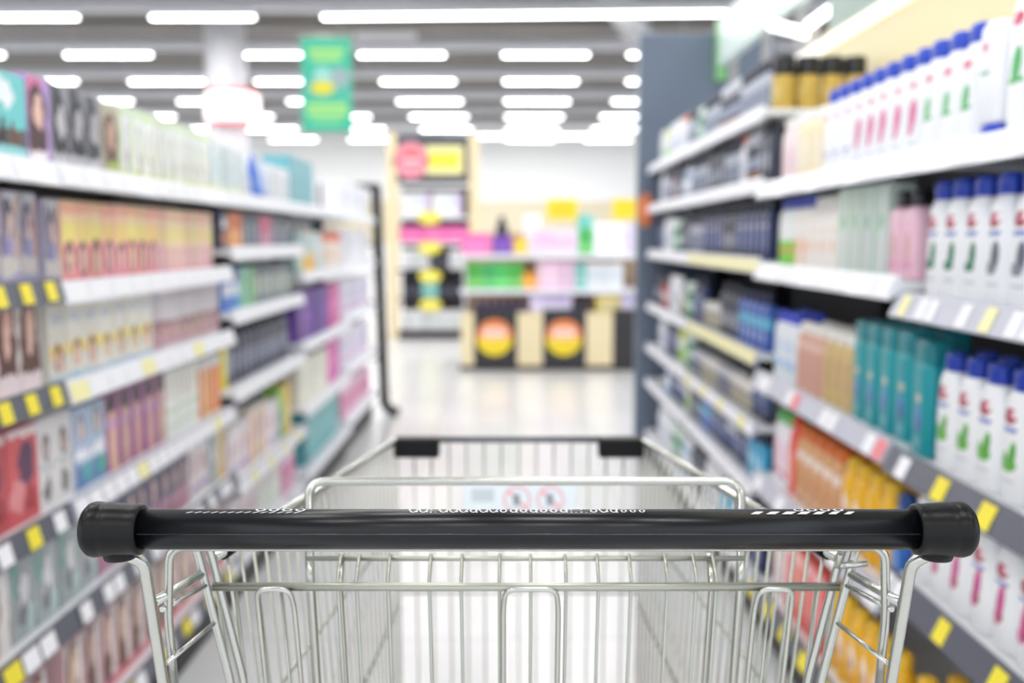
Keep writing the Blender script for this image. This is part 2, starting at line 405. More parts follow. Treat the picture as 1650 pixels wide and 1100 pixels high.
carton('c_peachpale', 'hair_dye_box', 'box', .068, .18, .07, 'f0d2b0', [('R', .5, .88, .5, .05, 'eaab98'), ('R', .5, .6, .5, .1, 'ecd48a'), ('R', .5, .2, .5, .2, 'df9db0'), ('E', .5, .24, .24, .15, 'ecd0c4')])
carton('c_navy', 'hair_care_box', 'box', .085, .125, .06, '3c4666', [('R', .5, .7, .35, .12, 'e0e2ea'), ('R', .5, .3, .4, .2, 'b0603a')])
carton('c_orangebox', 'hair_care_box', 'box', .085, .125, .06, 'e0763a', [('R', .5, .75, .5, .2, 'd8522e'), ('E', .5, .35, .3, .2, 'f0b080')])
carton('c_slate', 'hair_care_box', 'box', .08, .125, .06, '5a5f70', [('R', .5, .5, .3, .3, '8e96a6'), ('R', .5, .85, .5, .1, '40444f')])
carton('c_rose', 'hair_care_box', 'box', .085, .125, .06, 'd8608f', [('R', .5, .3, .5, .2, 'c98aa8')])
carton('c_tealgrey', 'cosmetics_box', 'box', .15, .19, .07, '86a6a4', [('R', .5, .3, .5, .2, 'b2c4bc')])
carton('c_yellowbase', 'cosmetics_box', 'box', .15, .19, .07, 'd6d2b4', [('R', .5, .18, .5, .2, 'eec23e'), ('R', .5, .75, .4, .15, 'b4cfd8')])
carton('c_skyblue', 'cosmetics_box', 'box', .13, .19, .07, 'b9d7de', [('R', .5, .5, .3, .3, 'd4e4e8')])
carton('c_orangetop', 'cosmetics_box', 'box', .14, .19, .07, 'f0e4d8', [('R', .5, .88, .5, .14, 'e2622e'), ('R', .5, .4, .3, .2, 'e8c8b4')])
carton('c_longhair', 'hair_dye_box', 'box', .088, .168, .07, 'd9cfca', portrait('4e3328', 'dcb6a2', .5, .98) + [('R', .5, .45, .42, .25, '5c4034'), ('E', .5, .62, .16, .2, 'e0bda9'), ('R', .5, .1, .5, .12, 'e3d3d4')])
carton('c_cream', 'hair_dye_box', 'box', .08, .17, .07, 'e2dfd4', [('R', .5, .8, .35, .06, 'c5cbd4'), ('R', .5, .42, .5, .07, 'ecd06a'), ('E', .55, .32, .26, .18, '7a5548'), ('E', .55, .28, .17, .15, 'e6c3b0'), ('R', .5, .05, .5, .05, 'a9bfd4')])
carton('c_ashpink', 'hair_dye_box', 'box', .064, .17, .07, 'd6cfd2', [('R', .5, .75, .3, .12, 'c9c2c8'), ('R', .5, .28, .5, .2, 'b98a94'), ('E', .5, .34, .32, .15, '6a4638'), ('E', .5, .28, .2, .13, 'd8b3a6')])
carton('c_bluewhite', 'hair_care_box', 'box', .1, .145, .06, '4a7fd0', [('R', .5, .5, .5, .15, 'e6eaf4'), ('R', .7, .82, .25, .12, '8a3048')])
carton('c_limeteal', 'hair_care_box', 'box', .1, .145, .06, '6db6d0', [('R', .72, .5, .28, .5, '9ad43e')])
carton('c_greygreen', 'hair_care_box', 'box', .085, .145, .06, '7f8a8e', [('R', .5, .5, .35, .25, 'b9c0b4'), ('R', .5, .85, .5, .1, '5a646e')])
carton('c_purple', 'gift_box', 'gift box', .39, .225, .1, '6b3fa4', [('R', .12, .5, .13, .5, '4a2a80'), ('R', .6, .5, .3, .1, '7a50b4')])
carton('c_pinkgift', 'gift_box', 'gift box', .17, .225, .1, 'd868b0', [('R', .5, .5, .5, .15, 'e27cbc')])
carton('c_redpattern', 'hair_dye_box', 'box', .12, .19, .07, 'c95a68', [('E', .6, .62, .25, .22, '5c3a58'), ('E', .3, .3, .25, .2, 'd98a92'), ('E', .7, .25, .2, .15, 'a83a4c'), ('R', .5, .95, .5, .06, 'e4d3d6')])
carton('c_pictures', 'hair_dye_box', 'box', .078, .19, .07, 'e8e6e6', [('E', .5, .68, .2, .17, '55504e'), ('E', .53, .66, .1, .1, 'd8bfb2'), ('E', .5, .2, .22, .15, '7a7874'), ('R', .5, .45, .4, .03, 'c8c8cc')])
carton('c_bluedye', 'hair_dye_box', 'box', .082, .185, .07, 'a9b9cf', [('R', .5, .15, .5, .16, '5f7fae'), ('E', .75, .2, .24, .12, '45b3a4'), ('E', .5, .75, .25, .18, '5b6a8c'), ('E', .5, .72, .14, .13, 'd9c0b2'), ('R', .5, .42, .5, .06, 'e4e6ee')])
carton('c_purplehair', 'hair_dye_box', 'box', .078, .19, .07, 'ae6f9c', [('E', .5, .85, .4, .15, '3d2f3a'), ('R', .55, .38, .24, .36, 'dfb09c'), ('R', .5, .6, .4, .05, 'c79fc0'), ('R', .1, .3, .12, .3, '8e4f88')])
carton('c_greentext', 'hair_dye_box', 'box', .068, .19, .07, 'e6e8e2', [('R', .5, .72, .12, .18, 'b9a58c'), ('R', .5, .4, .35, .03, '9ec49a'), ('R', .5, .2, .3, .08, 'd4dfcf')])
carton('c_orangestreak', 'hair_dye_box', 'box', .052, .185, .07, 'efe9e4', [('R', .5, .42, .5, .42, 'eb9a3c', .1), ('R', .5, .5, .12, .34, 'd97f2e'), ('R', .5, .9, .5, .08, 'e2e2e6')])
carton('c_yellowedge', 'hair_dye_box', 'box', .07, .184, .07, 'eac934', [('R', .55, .5, .3, .3, 'e9dfa4')])
bottle('b_graphite', 'styling_bottle', 'bottle', .075, .21, .05, '4c4f60', [('R', .5, .45, .4, .2, '8a8ea4')], '2c2c34', 'tall')
carton('c_beige', 'cosmetics_box', 'box', .14, .2, .07, 'e6e2d4', [('E', .5, .5, .25, .25, 'cfd0c4')])
carton('c_brownorange', 'hair_dye_box', 'box', .09, .16, .07, 'c79a78', [('R', .7, .5, .25, .5, 'e0dede'), ('E', .35, .6, .25, .28, '8a4a30'), ('E', .35, .55, .14, .18, 'e4b9a0')])
carton('c_greyteal', 'hair_dye_box', 'box', .092, .17, .07, 'a8b0b2', [('E', .45, .5, .36, .36, '8d9397'), ('E', .55, .5, .2, .3, 'd8d8da'), ('E', .5, .3, .12, .14, '6c7276'), ('R', .15, .75, .1, .2, '6aa49c'), ('R', .8, .2, .15, .15, 'b9cfcf')])
carton('c_darknavy', 'hair_dye_box', 'box', .078, .175, .07, '6a6480', [('E', .5, .66, .35, .25, '3c3a52'), ('E', .52, .62, .18, .18, 'd4aea2'), ('R', .5, .2, .5, .2, 'b98498')])
carton('c_whitepink', 'hair_dye_box', 'box', .09, .184, .07, 'e8dfe0', [('E', .5, .55, .25, .2, 'c49aa8'), ('R', .5, .18, .4, .06, 'b9a4cf'), ('R', .5, .9, .5, .05, 'd4cfd8')])
carton('c_orangeside', 'hair_care_box', 'box', .085, .2, .07, 'e6ddd4', [('R', .3, .5, .2, .45, 'd98a4a'), ('R', .75, .6, .2, .2, 'b9b4c8')])
carton('c_greenyellow', 'hair_care_box', 'box', .11, .21, .07, '8fc84a', [('R', .25, .3, .25, .3, '3f7fb0'), ('E', .6, .55, .25, .2, '4fb04a')])
carton('c_yellow', 'hair_care_box', 'box', .1, .21, .07, 'eccf3c', [('R', .5, .4, .3, .2, 'f2e6a0')])
carton('c_tealchest', 'storage_chest', 'box', .92, .27, .2, '5aa9b2', [('R', .5, .5, .48, .44, '66b2ba'), ('R', .02, .5, .03, .5, '3a7f88')])
carton('c_pinkbrown', 'hair_dye_box', 'box', .086, .2, .07, 'd9b3b6', [('R', .5, .85, .5, .15, 'cdc8c8')] + portrait('6a4232', 'dcb09c', .5, .9) + [('R', .44, .3, .3, .25, '6f4636'), ('E', .5, .62, .16, .16, 'e2bfae'), ('R', .87, .5, .12, .4, 'ece6e4'), ('R', .5, .06, .5, .07, 'e0808f')])
carton('c_lilacpack', 'sanitary_pack', 'pack', .13, .2, .09, 'e4e0ee', [('E', .5, .5, .3, .25, 'c9c0dc'), ('R', .5, .15, .4, .06, 'd8a9c8')])
carton('c_whitepack', 'sanitary_pack', 'pack', .13, .2, .09, 'eeeef2', [('E', .5, .55, .3, .2, 'dcdfe8')])
carton('c_rosepack', 'sanitary_pack', 'pack', .13, .18, .09, 'e0a4c4', [('E', .5, .5, .35, .2, 'd05f98'), ('R', .5, .85, .5, .1, 'f0dce8')])

# --- bottles
EMB = lambda c: [('E', .46, .775, .27, .07, '9c1c3c'), ('E', .60, .795, .16, .045, 'e06a88'), ('E', .66, .80, .10, .03, 'f3f4f6'), ('R', .46, .665, .3, .012, '5a6cc0'), ('R', .46, .64, .26, .008, '7a88cc')] + c
bottle('s_green', 'shampoo_bottle', 'bottle', .078, .215, .05, 'f3f4f6', EMB([('E', .45, .35, .34, .07, '6cbc44'), ('E', .62, .42, .13, .14, '6cbc44', .5), ('E', .36, .38, .1, .08, '58a83c'), ('E', .66, .42, .05, .11, '3f9030', .5), ('R', .45, .2, .3, .008, 'c0c8d8')]), '1c3fb0')
bottle('s_pine', 'shampoo_bottle', 'bottle', .078, .22, .05, 'f3f4f6', EMB([('E', .6, .44, .13, .14, '1d7a58', .3), ('E', .42, .345, .3, .045, '1d7a58'), ('R', .45, .2, .3, .01, 'c0c8d8')]), '1c3fb0')
bottle('s_grey', 'shampoo_bottle', 'bottle', .078, .22, .05, 'f1f2f5', EMB([('E', .58, .44, .17, .15, '656a78', .3), ('E', .38, .345, .3, .055, '7e838e'), ('R', .45, .2, .3, .01, 'c0c8d8')]), '1c3fb0')
bottle('s_magenta', 'shampoo_bottle', 'bottle', .078, .202, .05, 'f3f4f6', EMB([('E', .5, .45, .16, .2, 'c83888', .4), ('E', .36, .3, .2, .07, 'dc68a4'), ('E', .52, .33, .12, .05, 'a01838')]), '1c3fb0')
bottle('s_swoosh', 'shampoo_bottle', 'bottle', .074, .215, .05, 'f3f4f8', [('E', .48, .80, .2, .045, 'cc2058'), ('E', .5, .45, .24, .2, 'd4187e', .5), ('E', .4, .33, .22, .07, 'd4187e'), ('R', .5, .17, .2, .012, '9aa4d4')], '2a4cc4')
bottle('s_dot', 'shampoo_bottle', 'bottle', .074, .215, .05, 'f3f4f8', [('E', .48, .80, .2, .045, 'e05a84'), ('R', .45, .3, .3, .02, '8a90cc'), ('R', .45, .24, .2, .012, '9aa4d4')], '2a4cc4')
bottle('s_leaf', 'shampoo_bottle', 'bottle', .074, .215, .05, 'f3f4f8', [('E', .48, .80, .22, .045, 'cc2058'), ('E', .5, .48, .18, .13, '2fae50', .5), ('R', .45, .39, .3, .02, '2fae50')], '2a4cc4')
bottle('s_large', 'shampoo_bottle', 'bottle', .092, .27, .06, 'f3f4f8', [('E', .46, .82, .2, .05, 'cc2058'), ('E', .5, .5, .16, .13, '2fae50', .4), ('R', .45, .40, .28, .018, '2fae50')], '2a4cc4')
bottle('s_invert', 'conditioner_bottle', 'bottle', .074, .2, .05, 'f3f4f8', [('R', .5, .5, .2, .02, '3f9f8a'), ('E', .5, .75, .12, .05, 'd83468')], '1f46c0', 'inverted')
bottle('b_blush', 'lotion_bottle', 'bottle', .072, .185, .05, 'f0dede', [('R', .5, .4, .3, .25, 'e8c8d0')], 'f6f4f2', 'shampoo')
bottle('b_ivory', 'lotion_bottle', 'bottle', .072, .185, .05, 'efdfb8', [('R', .5, .45, .3, .25, 'f2e9d4')], 'f6f4f2', 'shampoo')
bottle('j_gold', 'cosmetics_jar', 'jar', .068, .16, .068, 'c9a94e', [('R', .5, .5, .4, .2, 'd8bf70')], '17161a', 'jar')
bottle('b_greenbase', 'shampoo_bottle', 'bottle', .08, .2, .05, 'eef2f0', [('R', .5, .22, .6, .24, '86d84e'), ('R', .5, .3, .35, .05, 'd8a84e')], '2440b0')
bottle('b_orange', 'shampoo_bottle', 'bottle', .076, .2, .05, 'f6efe8', [('E', .35, .3, .2, .25, 'f29a3c'), ('E', .7, .38, .08, .08, 'f4b070')], '2440b0')
bottle('b_orangepale', 'shampoo_bottle', 'bottle', .076, .19, .05, 'f5efe9', [('E', .5, .4, .14, .1, 'f6bd8c'), ('R', .5, .65, .2, .02, 'e8c8b0')], 'f2efe8')
carton('c_mint', 'shampoo_box', 'box', .075, .2, .06, 'c9d8cf', [('R', .5, .6, .2, .07, '9bbfa8'), ('R', .5, .3, .4, .2, 'd3d9d8'), ('R', .06, .5, .06, .5, 'a6d4a8')])
bottle('b_pink', 'conditioner_bottle', 'bottle', .066, .18, .045, 'f0c4d4', [('E', .55, .45, .15, .2, 'd8a8a4'), ('R', .5, .2, .3, .05, 'e59ac0')], '1c1a20', 'tall')
bottle('b_teal', 'shampoo_bottle', 'bottle', .082, .225, .062, '0c98a2', [('E', .5, .62, .15, .05, 'c9c2ae'), ('E', .5, .38, .17, .14, '4a78c8'), ('E', .52, .33, .08, .1, '4a3f80'), ('R', .5, .14, .2, .06, '6fb4bc')], '0e828c', 'block')
bottle('b_gold', 'shampoo_bottle', 'bottle', .074, .185, .05, 'd4b87e', [('R', .5, .5, .36, .25, 'c8a878')], 'f2efe8')
bottle('b_rosetan', 'shampoo_bottle', 'bottle', .074, .185, .05, 'd9a894', [('R', .5, .45, .36, .25, 'cf9c8c'), ('R', .5, .8, .4, .06, 'e8c8bc')], 'f2efe8')
bottle('b_clear', 'shampoo_bottle', 'bottle', .074, .2, .05, 'e9eef4', [('E', .5, .6, .3, .15, 'c4d6ee'), ('R', .5, .28, .35, .1, 'a4c8ea'), ('R', .35, .18, .14, .05, 'e4e46a')], '2a44c8')
bottle('b_yellow', 'shampoo_bottle', 'bottle', .076, .205, .055, 'efb61e', [('E', .5, .5, .3, .2, 'f2e2d0'), ('E', .52, .42, .14, .1, 'b06a3a'), ('R', .5, .25, .36, .03, 'e08a1a')], 'f2c12e', 'shampoo')
bottle('b_tan', 'shampoo_bottle', 'bottle', .072, .21, .05, 'd8a472', [('R', .5, .75, .4, .07, 'f0e2d8'), ('E', .5, .4, .3, .18, 'c98a58'), ('R', .5, .15, .3, .04, 'e8cdb4')], 'e0722a')
bottle('b_bluecap', 'shampoo_bottle', 'bottle', .076, .2, .05, '2b62b0', [('R', .5, .4, .3, .2, '4a84cc')], '174a90')
bottle('b_red', 'shampoo_bottle', 'bottle', .07, .22, .05, 'e2503c', [('R', .5, .4, .3, .25, 'f08a70')], 'd8442e')
bottle('b_greencap', 'shampoo_bottle', 'bottle', .08, .215, .05, 'eeeaf0', [('E', .5, .5, .25, .25, 'f0b4c8'), ('R', .5, .2, .3, .05, 'e05a7a')], '5cb85a')
carton('c_redbox', 'shampoo_box', 'box', .085, .21, .06, 'e45a4e', [('R', .5, .5, .3, .3, 'ec8c7c'), ('R', .5, .88, .4, .06, 'f6d4cc')])
# men's care and styling
bottle('k_silver', 'hairspray_can', 'can', .055, .17, .055, 'b4b8c4', [('R', .5, .5, .5, .2, '8a90a2'), ('R', .5, .2, .4, .05, '5d6274')], '3c3f4c', 'can')
bottle('k_black', 'hairspray_can', 'can', .055, .17, .055, '3a3d4a', [('R', .5, .55, .5, .14, '9aa0b4'), ('R', .5, .25, .4, .04, 'c98a5a')], 'd8dae2', 'can')
bottle('k_navy', 'shower_gel_bottle', 'bottle', .068, .19, .045, '2b3560', [('R', .5, .45, .34, .22, '6a78a6'), ('R', .5, .7, .3, .04, 'c4cade')], '1c2034', 'tall')
bottle('k_ink', 'shower_gel_bottle', 'bottle', .068, .19, .045, '33384a', [('R', .5, .4, .34, .16, 'aab0bc')], '23252e', 'tall')
bottle('k_blue', 'shower_gel_bottle', 'bottle', .072, .18, .045, '3f62b4', [('R', .5, .6, .5, .12, '62b8d8'), ('R', .5, .3, .34, .1, '8fa4dc')], '22264a', 'tall')
bottle('k_aqua', 'shower_gel_bottle', 'bottle', .072, .18, .045, '3aa6d4', [('R', .5, .45, .34, .2, 'a4dcec')], '2a3a5c', 'tall')
bottle('k_white', 'lotion_bottle', 'bottle', .068, .175, .045, 'e8ebf0', [('R', .5, .45, .34, .2, 'c4cad6')], 'f4f4f6', 'shampoo')
bottle('k_orange', 'lotion_bottle', 'bottle', .068, .175, .045, 'eceaf0', [('R', .5, .45, .34, .2, 'd0d4e0')], 'ee7a4a', 'shampoo')
bottle('k_lime', 'shaving_gel_can', 'can', .058, .16, .058, 'e6ecd8', [('R', .5, .4, .5, .2, '9ed04a')], 'd8e04a', 'can')
bottle('k_green', 'shaving_gel_can', 'can', .058, .16, .058, '3f8a62', [('R', .5, .5, .5, .15, 'd0e8d8')], 'e4f2e6', 'can')
bottle('k_red', 'shaving_gel_can', 'can', .058, .16, .058, 'b03a3c', [('R', .5, .5, .5, .15, 'e8d0d0')], '2c2c34', 'can')
bottle('k_jar', 'hair_wax_jar', 'jar', .07, .1, .07, '8a8478', [('R', .5, .5, .5, .2, 'c9c2a8')], 'e6e3dc', 'jar')
bottle('k_darkjar', 'hair_wax_jar', 'jar', .07, .1, .07, '3a3c48', [('R', .5, .5, .5, .2, '9a9cae')], 'c4c6cf', 'jar')
bottle('k_tube', 'cream_tube', 'tube', .055, .16, .04, '4a5a86', [('R', .5, .6, .4, .12, 'e0e4ee')], '2b2f44', 'tube')
bottle('k_whitetube', 'cream_tube', 'tube', .055, .16, .04, 'e6e8ee', [('R', .5, .6, .4, .12, '8fb4d8')], '3f9ad0', 'tube')
# promotion display packs
carton('m_green', 'soap_pack', 'pack', .125, .25, .1, '4fbf5c', [('R', .5, .3, .5, .12, '86dc7e'), ('E', .5, .65, .3, .12, '3aa44e')])
carton('m_pinkpale', 'shampoo_pack', 'pack', .085, .27, .08, 'f0c4dc', [('R', .5, .5, .3, .3, 'f6dcea')])
carton('m_teal', 'shampoo_pack', 'pack', .1, .25, .08, '7fd0cc', [('R', .5, .4, .3, .2, 'a8e0dc')])
carton('m_white', 'shampoo_pack', 'pack', .11, .25, .08, 'f0f2f4', [('E', .5, .5, .3, .2, 'dce8f0')])
carton('m_hotpink', 'tissue_pack', 'pack', .28, .2, .12, 'ee6fb0', [('R', .5, .4, .4, .15, 'f48cc4')])
carton('m_violet', 'tissue_pack', 'pack', .19, .18, .12, '7a4fb8', [('R', .5, .4, .4, .15, '8f68c8')])
carton('m_amber', 'tissue_pack', 'pack', .13, .16, .12, 'f0b028', [('R', .5, .4, .4, .15, 'f4cc6a')])
carton('m_lilac', 'diaper_pack', 'pack', .46, .24, .14, 'eedff0', [('R', .5, .5, .42, .2, 'f2c9e4'), ('R', .3, .75, .2, .06, 'd8b4e6')])
carton('m_snow', 'diaper_pack', 'pack', .36, .3, .14, 'f2f4f8', [('E', .6, .6, .3, .14, 'd8e0f4'), ('R', .9, .5, .1, .5, 'd8c4e8')])
bottle('m_plum', 'shower_gel_bottle', 'bottle', .075, .2, .05, '4a3a60', [('R', .5, .4, .34, .2, '8a7aa0')], '2c2438', 'tall')
carton('m_lavender', 'diaper_pack', 'pack', .4, .235, .14, 'e0d0ee', [('R', .5, .5, .42, .25, 'eae0f4'), ('R', .5, .85, .4, .06, 'b49ad0')])
carton('m_sun', 'diaper_pack', 'pack', .23, .24, .14, 'f0e07a', [('R', .5, .6, .35, .2, 'f4eab0'), ('R', .5, .15, .4, .1, 'e8cf2a')])
bottle('m_dark', 'shower_gel_bottle', 'bottle', .075, .24, .05, '2c2c38', [('R', .5, .4, .34, .2, '6a6a80')], '1c1c24', 'tall')

# ------------------------------------------------------------------ shelving
def tags_for(mode, i, far):
    if mode == 'yd': return [tagy, None, tagy, tagy, None][i % 5] if far else tagy
    return tagw
def shelving(label, side, xf, y0, y1, ztop, shelves, depth=.42, back=greyback, base_z=.17, rail=railw, group=None, plinth=blackmetal, tilt=.012):
    """shelves: (z, rail material, tag pattern string, pitch); pattern letters w y p r or - for a bare stretch, read from the near end, repeated"""
    sx = lambda v: side*v
    t = thing('shelving_unit', label, 'shelving unit', (side*(xf+depth/2), (y0+y1)/2, 0), group)
    def bx(b, a0, a1, *r, mi=0): box(b, min(sx(a0), sx(a1)), max(sx(a0), sx(a1)), *r)
    b = B(); bx(b, xf+depth, xf+depth+.02, y0, y1, 0, ztop); obj('back_panel', b, back, t)
    for y in (y0+.001, y1-.031):
        b = B(); bx(b, xf+depth-.05, xf+depth-.001, y, y+.03, 0, ztop); obj('upright', b, blackmetal, t)
    b = B(); bx(b, xf+.03, xf+depth-.06, y0+.002, y1-.002, 0, base_z-.035); obj('plinth', b, plinth, t)
    for z, rm, pat, pt in shelves:
        b = B(); bx(b, xf+.006, xf+depth-.001, y0+.003, y1-.003, z-.018, z)
        for y in (y0+.02, y1-.035):
            prism_y(b, [(sx(xf+.08), z-.018), (sx(xf+depth-.06), z-.018), (sx(xf+depth-.06), z-.038)], y, y+.012)
        s = obj('shelf', b, white, t)
        b = B(); prism_y(b, [(sx(xf+.006), z+.012), (sx(xf), z+.012), (sx(xf-tilt), z-.036), (sx(xf-tilt+.004), z-.038), (sx(xf+.006), z-.02)], y0+.004, y1-.004)
        obj('price_rail', b, rm, s)
        y = y0 + .012; i = 0
        while y + pt*.86 < y1:
            c = pat[i % len(pat)]; i += 1
            if c != '-':
                m = {'w': tagw, 'y': tagy, 'p': tagp, 'r': tagr}[c]
                b = B()
                t0, t1 = tilt*.006/.048, tilt*.044/.048
                prism_y(b, [(sx(xf-t0-.0022), z+.006), (sx(xf-t0-.001), z+.006), (sx(xf-t1-.001), z-.032), (sx(xf-t1-.0022), z-.032)], y, y+pt*.84)
                obj('price_tag', b, m, s)
            y += pt
    return t

LX = .92; RX = .76
GL = 'hair dye side shelving units'; GR = 'shampoo side shelving units'
# hair-dye side (z values are the shelf tops)
ZA = [1.383, 1.15, .94, .685, .458, .17]
shelving('white shelving unit of hair dye boxes beside the trolley handle', -1, LX, .94, 2.03, 1.47,
         [(ZA[0], railw, 'www-', .1), (ZA[1], raild, 'y-', .05), (ZA[2], raild, 'y-', .05), (ZA[3], raild, 'w-w-y-', .055), (ZA[4], raild, 'ww-y', .07), (ZA[5], raild, 'y-w', .07)], group=GL)
shelving('white shelving unit of peach and purple hair dye boxes', -1, LX, 2.03, 3.265, 1.47,
         [(ZA[0], railw, 'wwww-', .11), (ZA[1]-.008, railw, 'w', .12), (ZA[2]-.006, railw, 'pwww', .1), (ZA[3], railg, 'wwwwwpwww', .07), (ZA[4], raild, 'w-ww-', .06), (ZA[5], raild, 'yw-', .07)], group=GL)
shelving('white shelving unit with higher shelves of dark hair care boxes', -1, LX, 3.265, 4.38, 1.47,
         [(ZA[0], railw, 'w', .11), (1.205, railw, 'w', .12), (.995, railw, 'w', .12), (.735, railw, 'w', .12), (.415, railg, 'wwp', .08), (.17, railg, 'ww-', .09)], group=GL, back=darkback)
shelving('white shelving unit holding purple and teal gift boxes', -1, LX, 4.38, 5.6, 1.47,
         [(ZA[0], railw, 'w', .12), (1.085, railw, 'w', .12), (.775, railw, 'w', .12), (.485, railw, 'w', .12), (.19, railg, 'w', .12)], group=GL)

def U(n): return '%s shelf of hair dye side' % n
g = 'hair dye boxes on the top shelf'
y = fill(-1, .955, 1.58, ZA[0], [('c_teal', 3, 'teal hair dye box with white swirl'), ('c_magenta', 1, 'magenta and purple hair dye box with portrait'), ('c_black', 3, 'dark grey hair dye box with black hair portrait'),
     ('c_brown', 1, 'beige hair dye box with brown hair portrait'), ('c_lime', 9, 'white hair dye box with lime edge')], 'top left shelf', g)
y = fill(-1, .955, y, ZA[0], [('c_paleteal', 4, 'pale box with teal edge'), ('p_white', 1, 'white hair mask pouch'), ('p_blue', 1, 'bright blue hair mask pouch'), ('c_whitegrey', 3, 'white and grey wax strip box'), ('c_bigteal', 1, 'big teal gift box'), ('c_whitegrey', 1, 'lone white wax strip box beyond the teal gift box')], 'top left shelf', g)
g = 'hair dye boxes on the second shelf'
y = fill(-1, .955, 1.56, ZA[1], [('c_violet', 6, 'grey violet hair dye box with dark hair portrait')], 'second left shelf', g)
y = fill(-1, .955, 2.045, ZA[1]-.008, [('c_violet', 1, 'grey violet hair dye box beside peach boxes'), ('c_peach', 8, 'peach hair dye box with pink portrait band'), ('c_peachpale', 7, 'paler peach hair dye box with pink band')], 'second left shelf', g)
g = 'hair dye boxes on the third shelf'
y = fill(-1, .955, 1.55, ZA[2], [('c_longhair', 5, 'beige hair dye box with long brown hair')], 'third left shelf', g)
y = fill(-1, .955, 2.045, ZA[2]-.006, [('c_cream', 7, 'cream hair dye box with yellow band and face'), ('c_ashpink', 9, 'ash pink hair dye box with brown hair face')], 'third left shelf', g)
g = 'hair dye boxes on the fourth shelf'
y = fill(-1, .955, 1.6, ZA[3], [('c_redpattern', 3, 'red and pink patterned hair dye box')], 'fourth left shelf', g)
y = fill(-1, .955, 2.045-.075, ZA[3], [('c_pictures', 2, 'white hair dye box with two grey pictures'), ('c_bluedye', 2, 'blue hair dye box with teal spot'), ('c_purplehair', 5, 'purple hair dye box with black hair'), ('c_greentext', 4, 'white hair dye box with green lines'), ('c_orangestreak', 4, 'narrow white box with orange streak')], 'fourth left shelf', g)
g = 'hair dye boxes on the fifth shelf'
y = fill(-1, .955, 1.56, ZA[4], [('c_brownorange', 3, 'brown and orange hair dye box'), ('c_greyteal', 2, 'grey hair dye box with teal patch')], 'fifth left shelf', g)
y = fill(-1, .955, 2.045, ZA[4], [('c_greyteal', 2, 'grey teal-patched hair dye box beyond the post'), ('c_darknavy', 8, 'navy hair dye box with pink lower half'), ('c_whitepink', 2, 'white and pink hair dye box'), ('c_greyteal', 1, 'grey hair dye box beside yellow one'), ('c_yellowedge', 1, 'slim yellow hair dye box')], 'fifth left shelf', g)
g = 'hair dye boxes on the bottom shelf'
y = fill(-1, .955, 1.6, ZA[5], [('c_pinkbrown', 4, 'brown-haired pink box before post')], 'bottom left shelf', g)
y = fill(-1, .955, 2.045, ZA[5], [('c_pinkbrown', 13, 'pink hair dye box with brown hair')], 'bottom left shelf', g)
# third bay
g = 'hair care boxes in the third bay'
wb = 'raised shelves, third left bay'
fill(-1, .955, 3.285, 1.205, [('c_navy', 1, 'navy and orange hair care box'), ('c_orangebox', 2, 'orange hair care box'), ('c_slate', 3, 'slate grey hair care box'), ('c_rose', 2, 'rose pink hair care box'), ('c_slate', 4, 'slate box beyond the rose pink ones')], wb, g)
fill(-1, .955, 3.285, .995, [('c_bluewhite', 2, 'blue and white hair care box'), ('c_limeteal', 2, 'teal and lime hair care box'), ('c_greygreen', 7, 'grey green hair care box')], wb, g)
fill(-1, .965, 3.285, .735, [('c_yellowedge', 1, 'single yellow box'), ('b_graphite', 12, 'graphite styling bottle')], wb, 'styling bottles in the third bay')
fill(-1, .955, 3.285, .415, [('c_whitepink', 3, 'white and pink tall box'), ('c_orangeside', 3, 'white box with orange side stripe'), ('c_whitepink', 2, 'white and pink box beyond orange'), ('c_greenyellow', 1, 'green and blue hair care box'), ('c_yellow', 1, 'yellow hair care box')], 'low shelf of third left bay', g)
fill(-1, .955, 3.285, .17, [('c_whitepink', 4, 'white and pink box'), ('c_greentext', 5, 'white box with green lines'), ('c_rosepack', 2, 'pink sanitary pack')], 'bottom of third left bay', g)
g = 'boxes in the gift box bay'
fill(-1, .955, 4.40, 1.085, [('c_tealgrey', 1, 'grey teal cosmetics box'), ('c_yellowbase', 2, 'cosmetics box with yellow base'), ('c_skyblue', 1, 'sky blue cosmetics box'), ('c_orangetop', 4, 'white cosmetics box with orange top')], 'fourth left bay', g)
fill(-1, .955, 4.40, .775, [('c_purple', 2, 'wide purple gift box'), ('c_pinkgift', 2, 'pink gift box beside purple ones')], 'fourth left bay', g)
fill(-1, .955, 4.40, .485, [('c_beige', 5, 'beige cosmetics box'), ('c_pinkgift', 2, 'pink gift box on the lower shelf')], 'fourth left bay', g)
fill(-1, .955, 4.52, .19, [('c_tealchest', 1, 'long teal storage box at the base')], 'fourth left bay', g)

# end display of white and lilac packs with a black post frame
t = shelving('pale end display of white and lilac packs beside black frame', -1, LX+.02, 5.62, 6.85, 1.62, [(.2, railw, 'w', .14), (.5, railw, 'w', .14), (.8, railw, 'w', .14), (1.1, railw, 'w', .14), (1.38, railw, 'w', .14)], back=white, group=GL)
for z, key, look, n in ((.2, 'c_rosepack', 'rose pink sanitary pack', 8), (.5, 'c_lilacpack', 'lilac sanitary pack', 8), (.8, 'c_lilacpack', 'lilac pack above', 8), (1.1, 'c_whitepack', 'white sanitary pack', 8), (1.38, 'c_whitepack', 'topmost white pack', 8)):
    fill(-1, .985, 5.68, z, [(key, n, look)], 'end display, shelf at height %d' % (round(z*100)), 'packs on the end display', step=.012)
t = thing('wire_rack', 'tall black metal rack at the end of the hair dye side', 'rack', (-.93, 7.0, 0))
bm = B(); tube(bm, fillet([(-.94, 6.95, 1.6), (-.90, 6.95, .08), (-.86, 6.95, .03), (-.80, 6.95, .02)], .06), .036, 12); obj('front_post', bm, blackmetal, t)
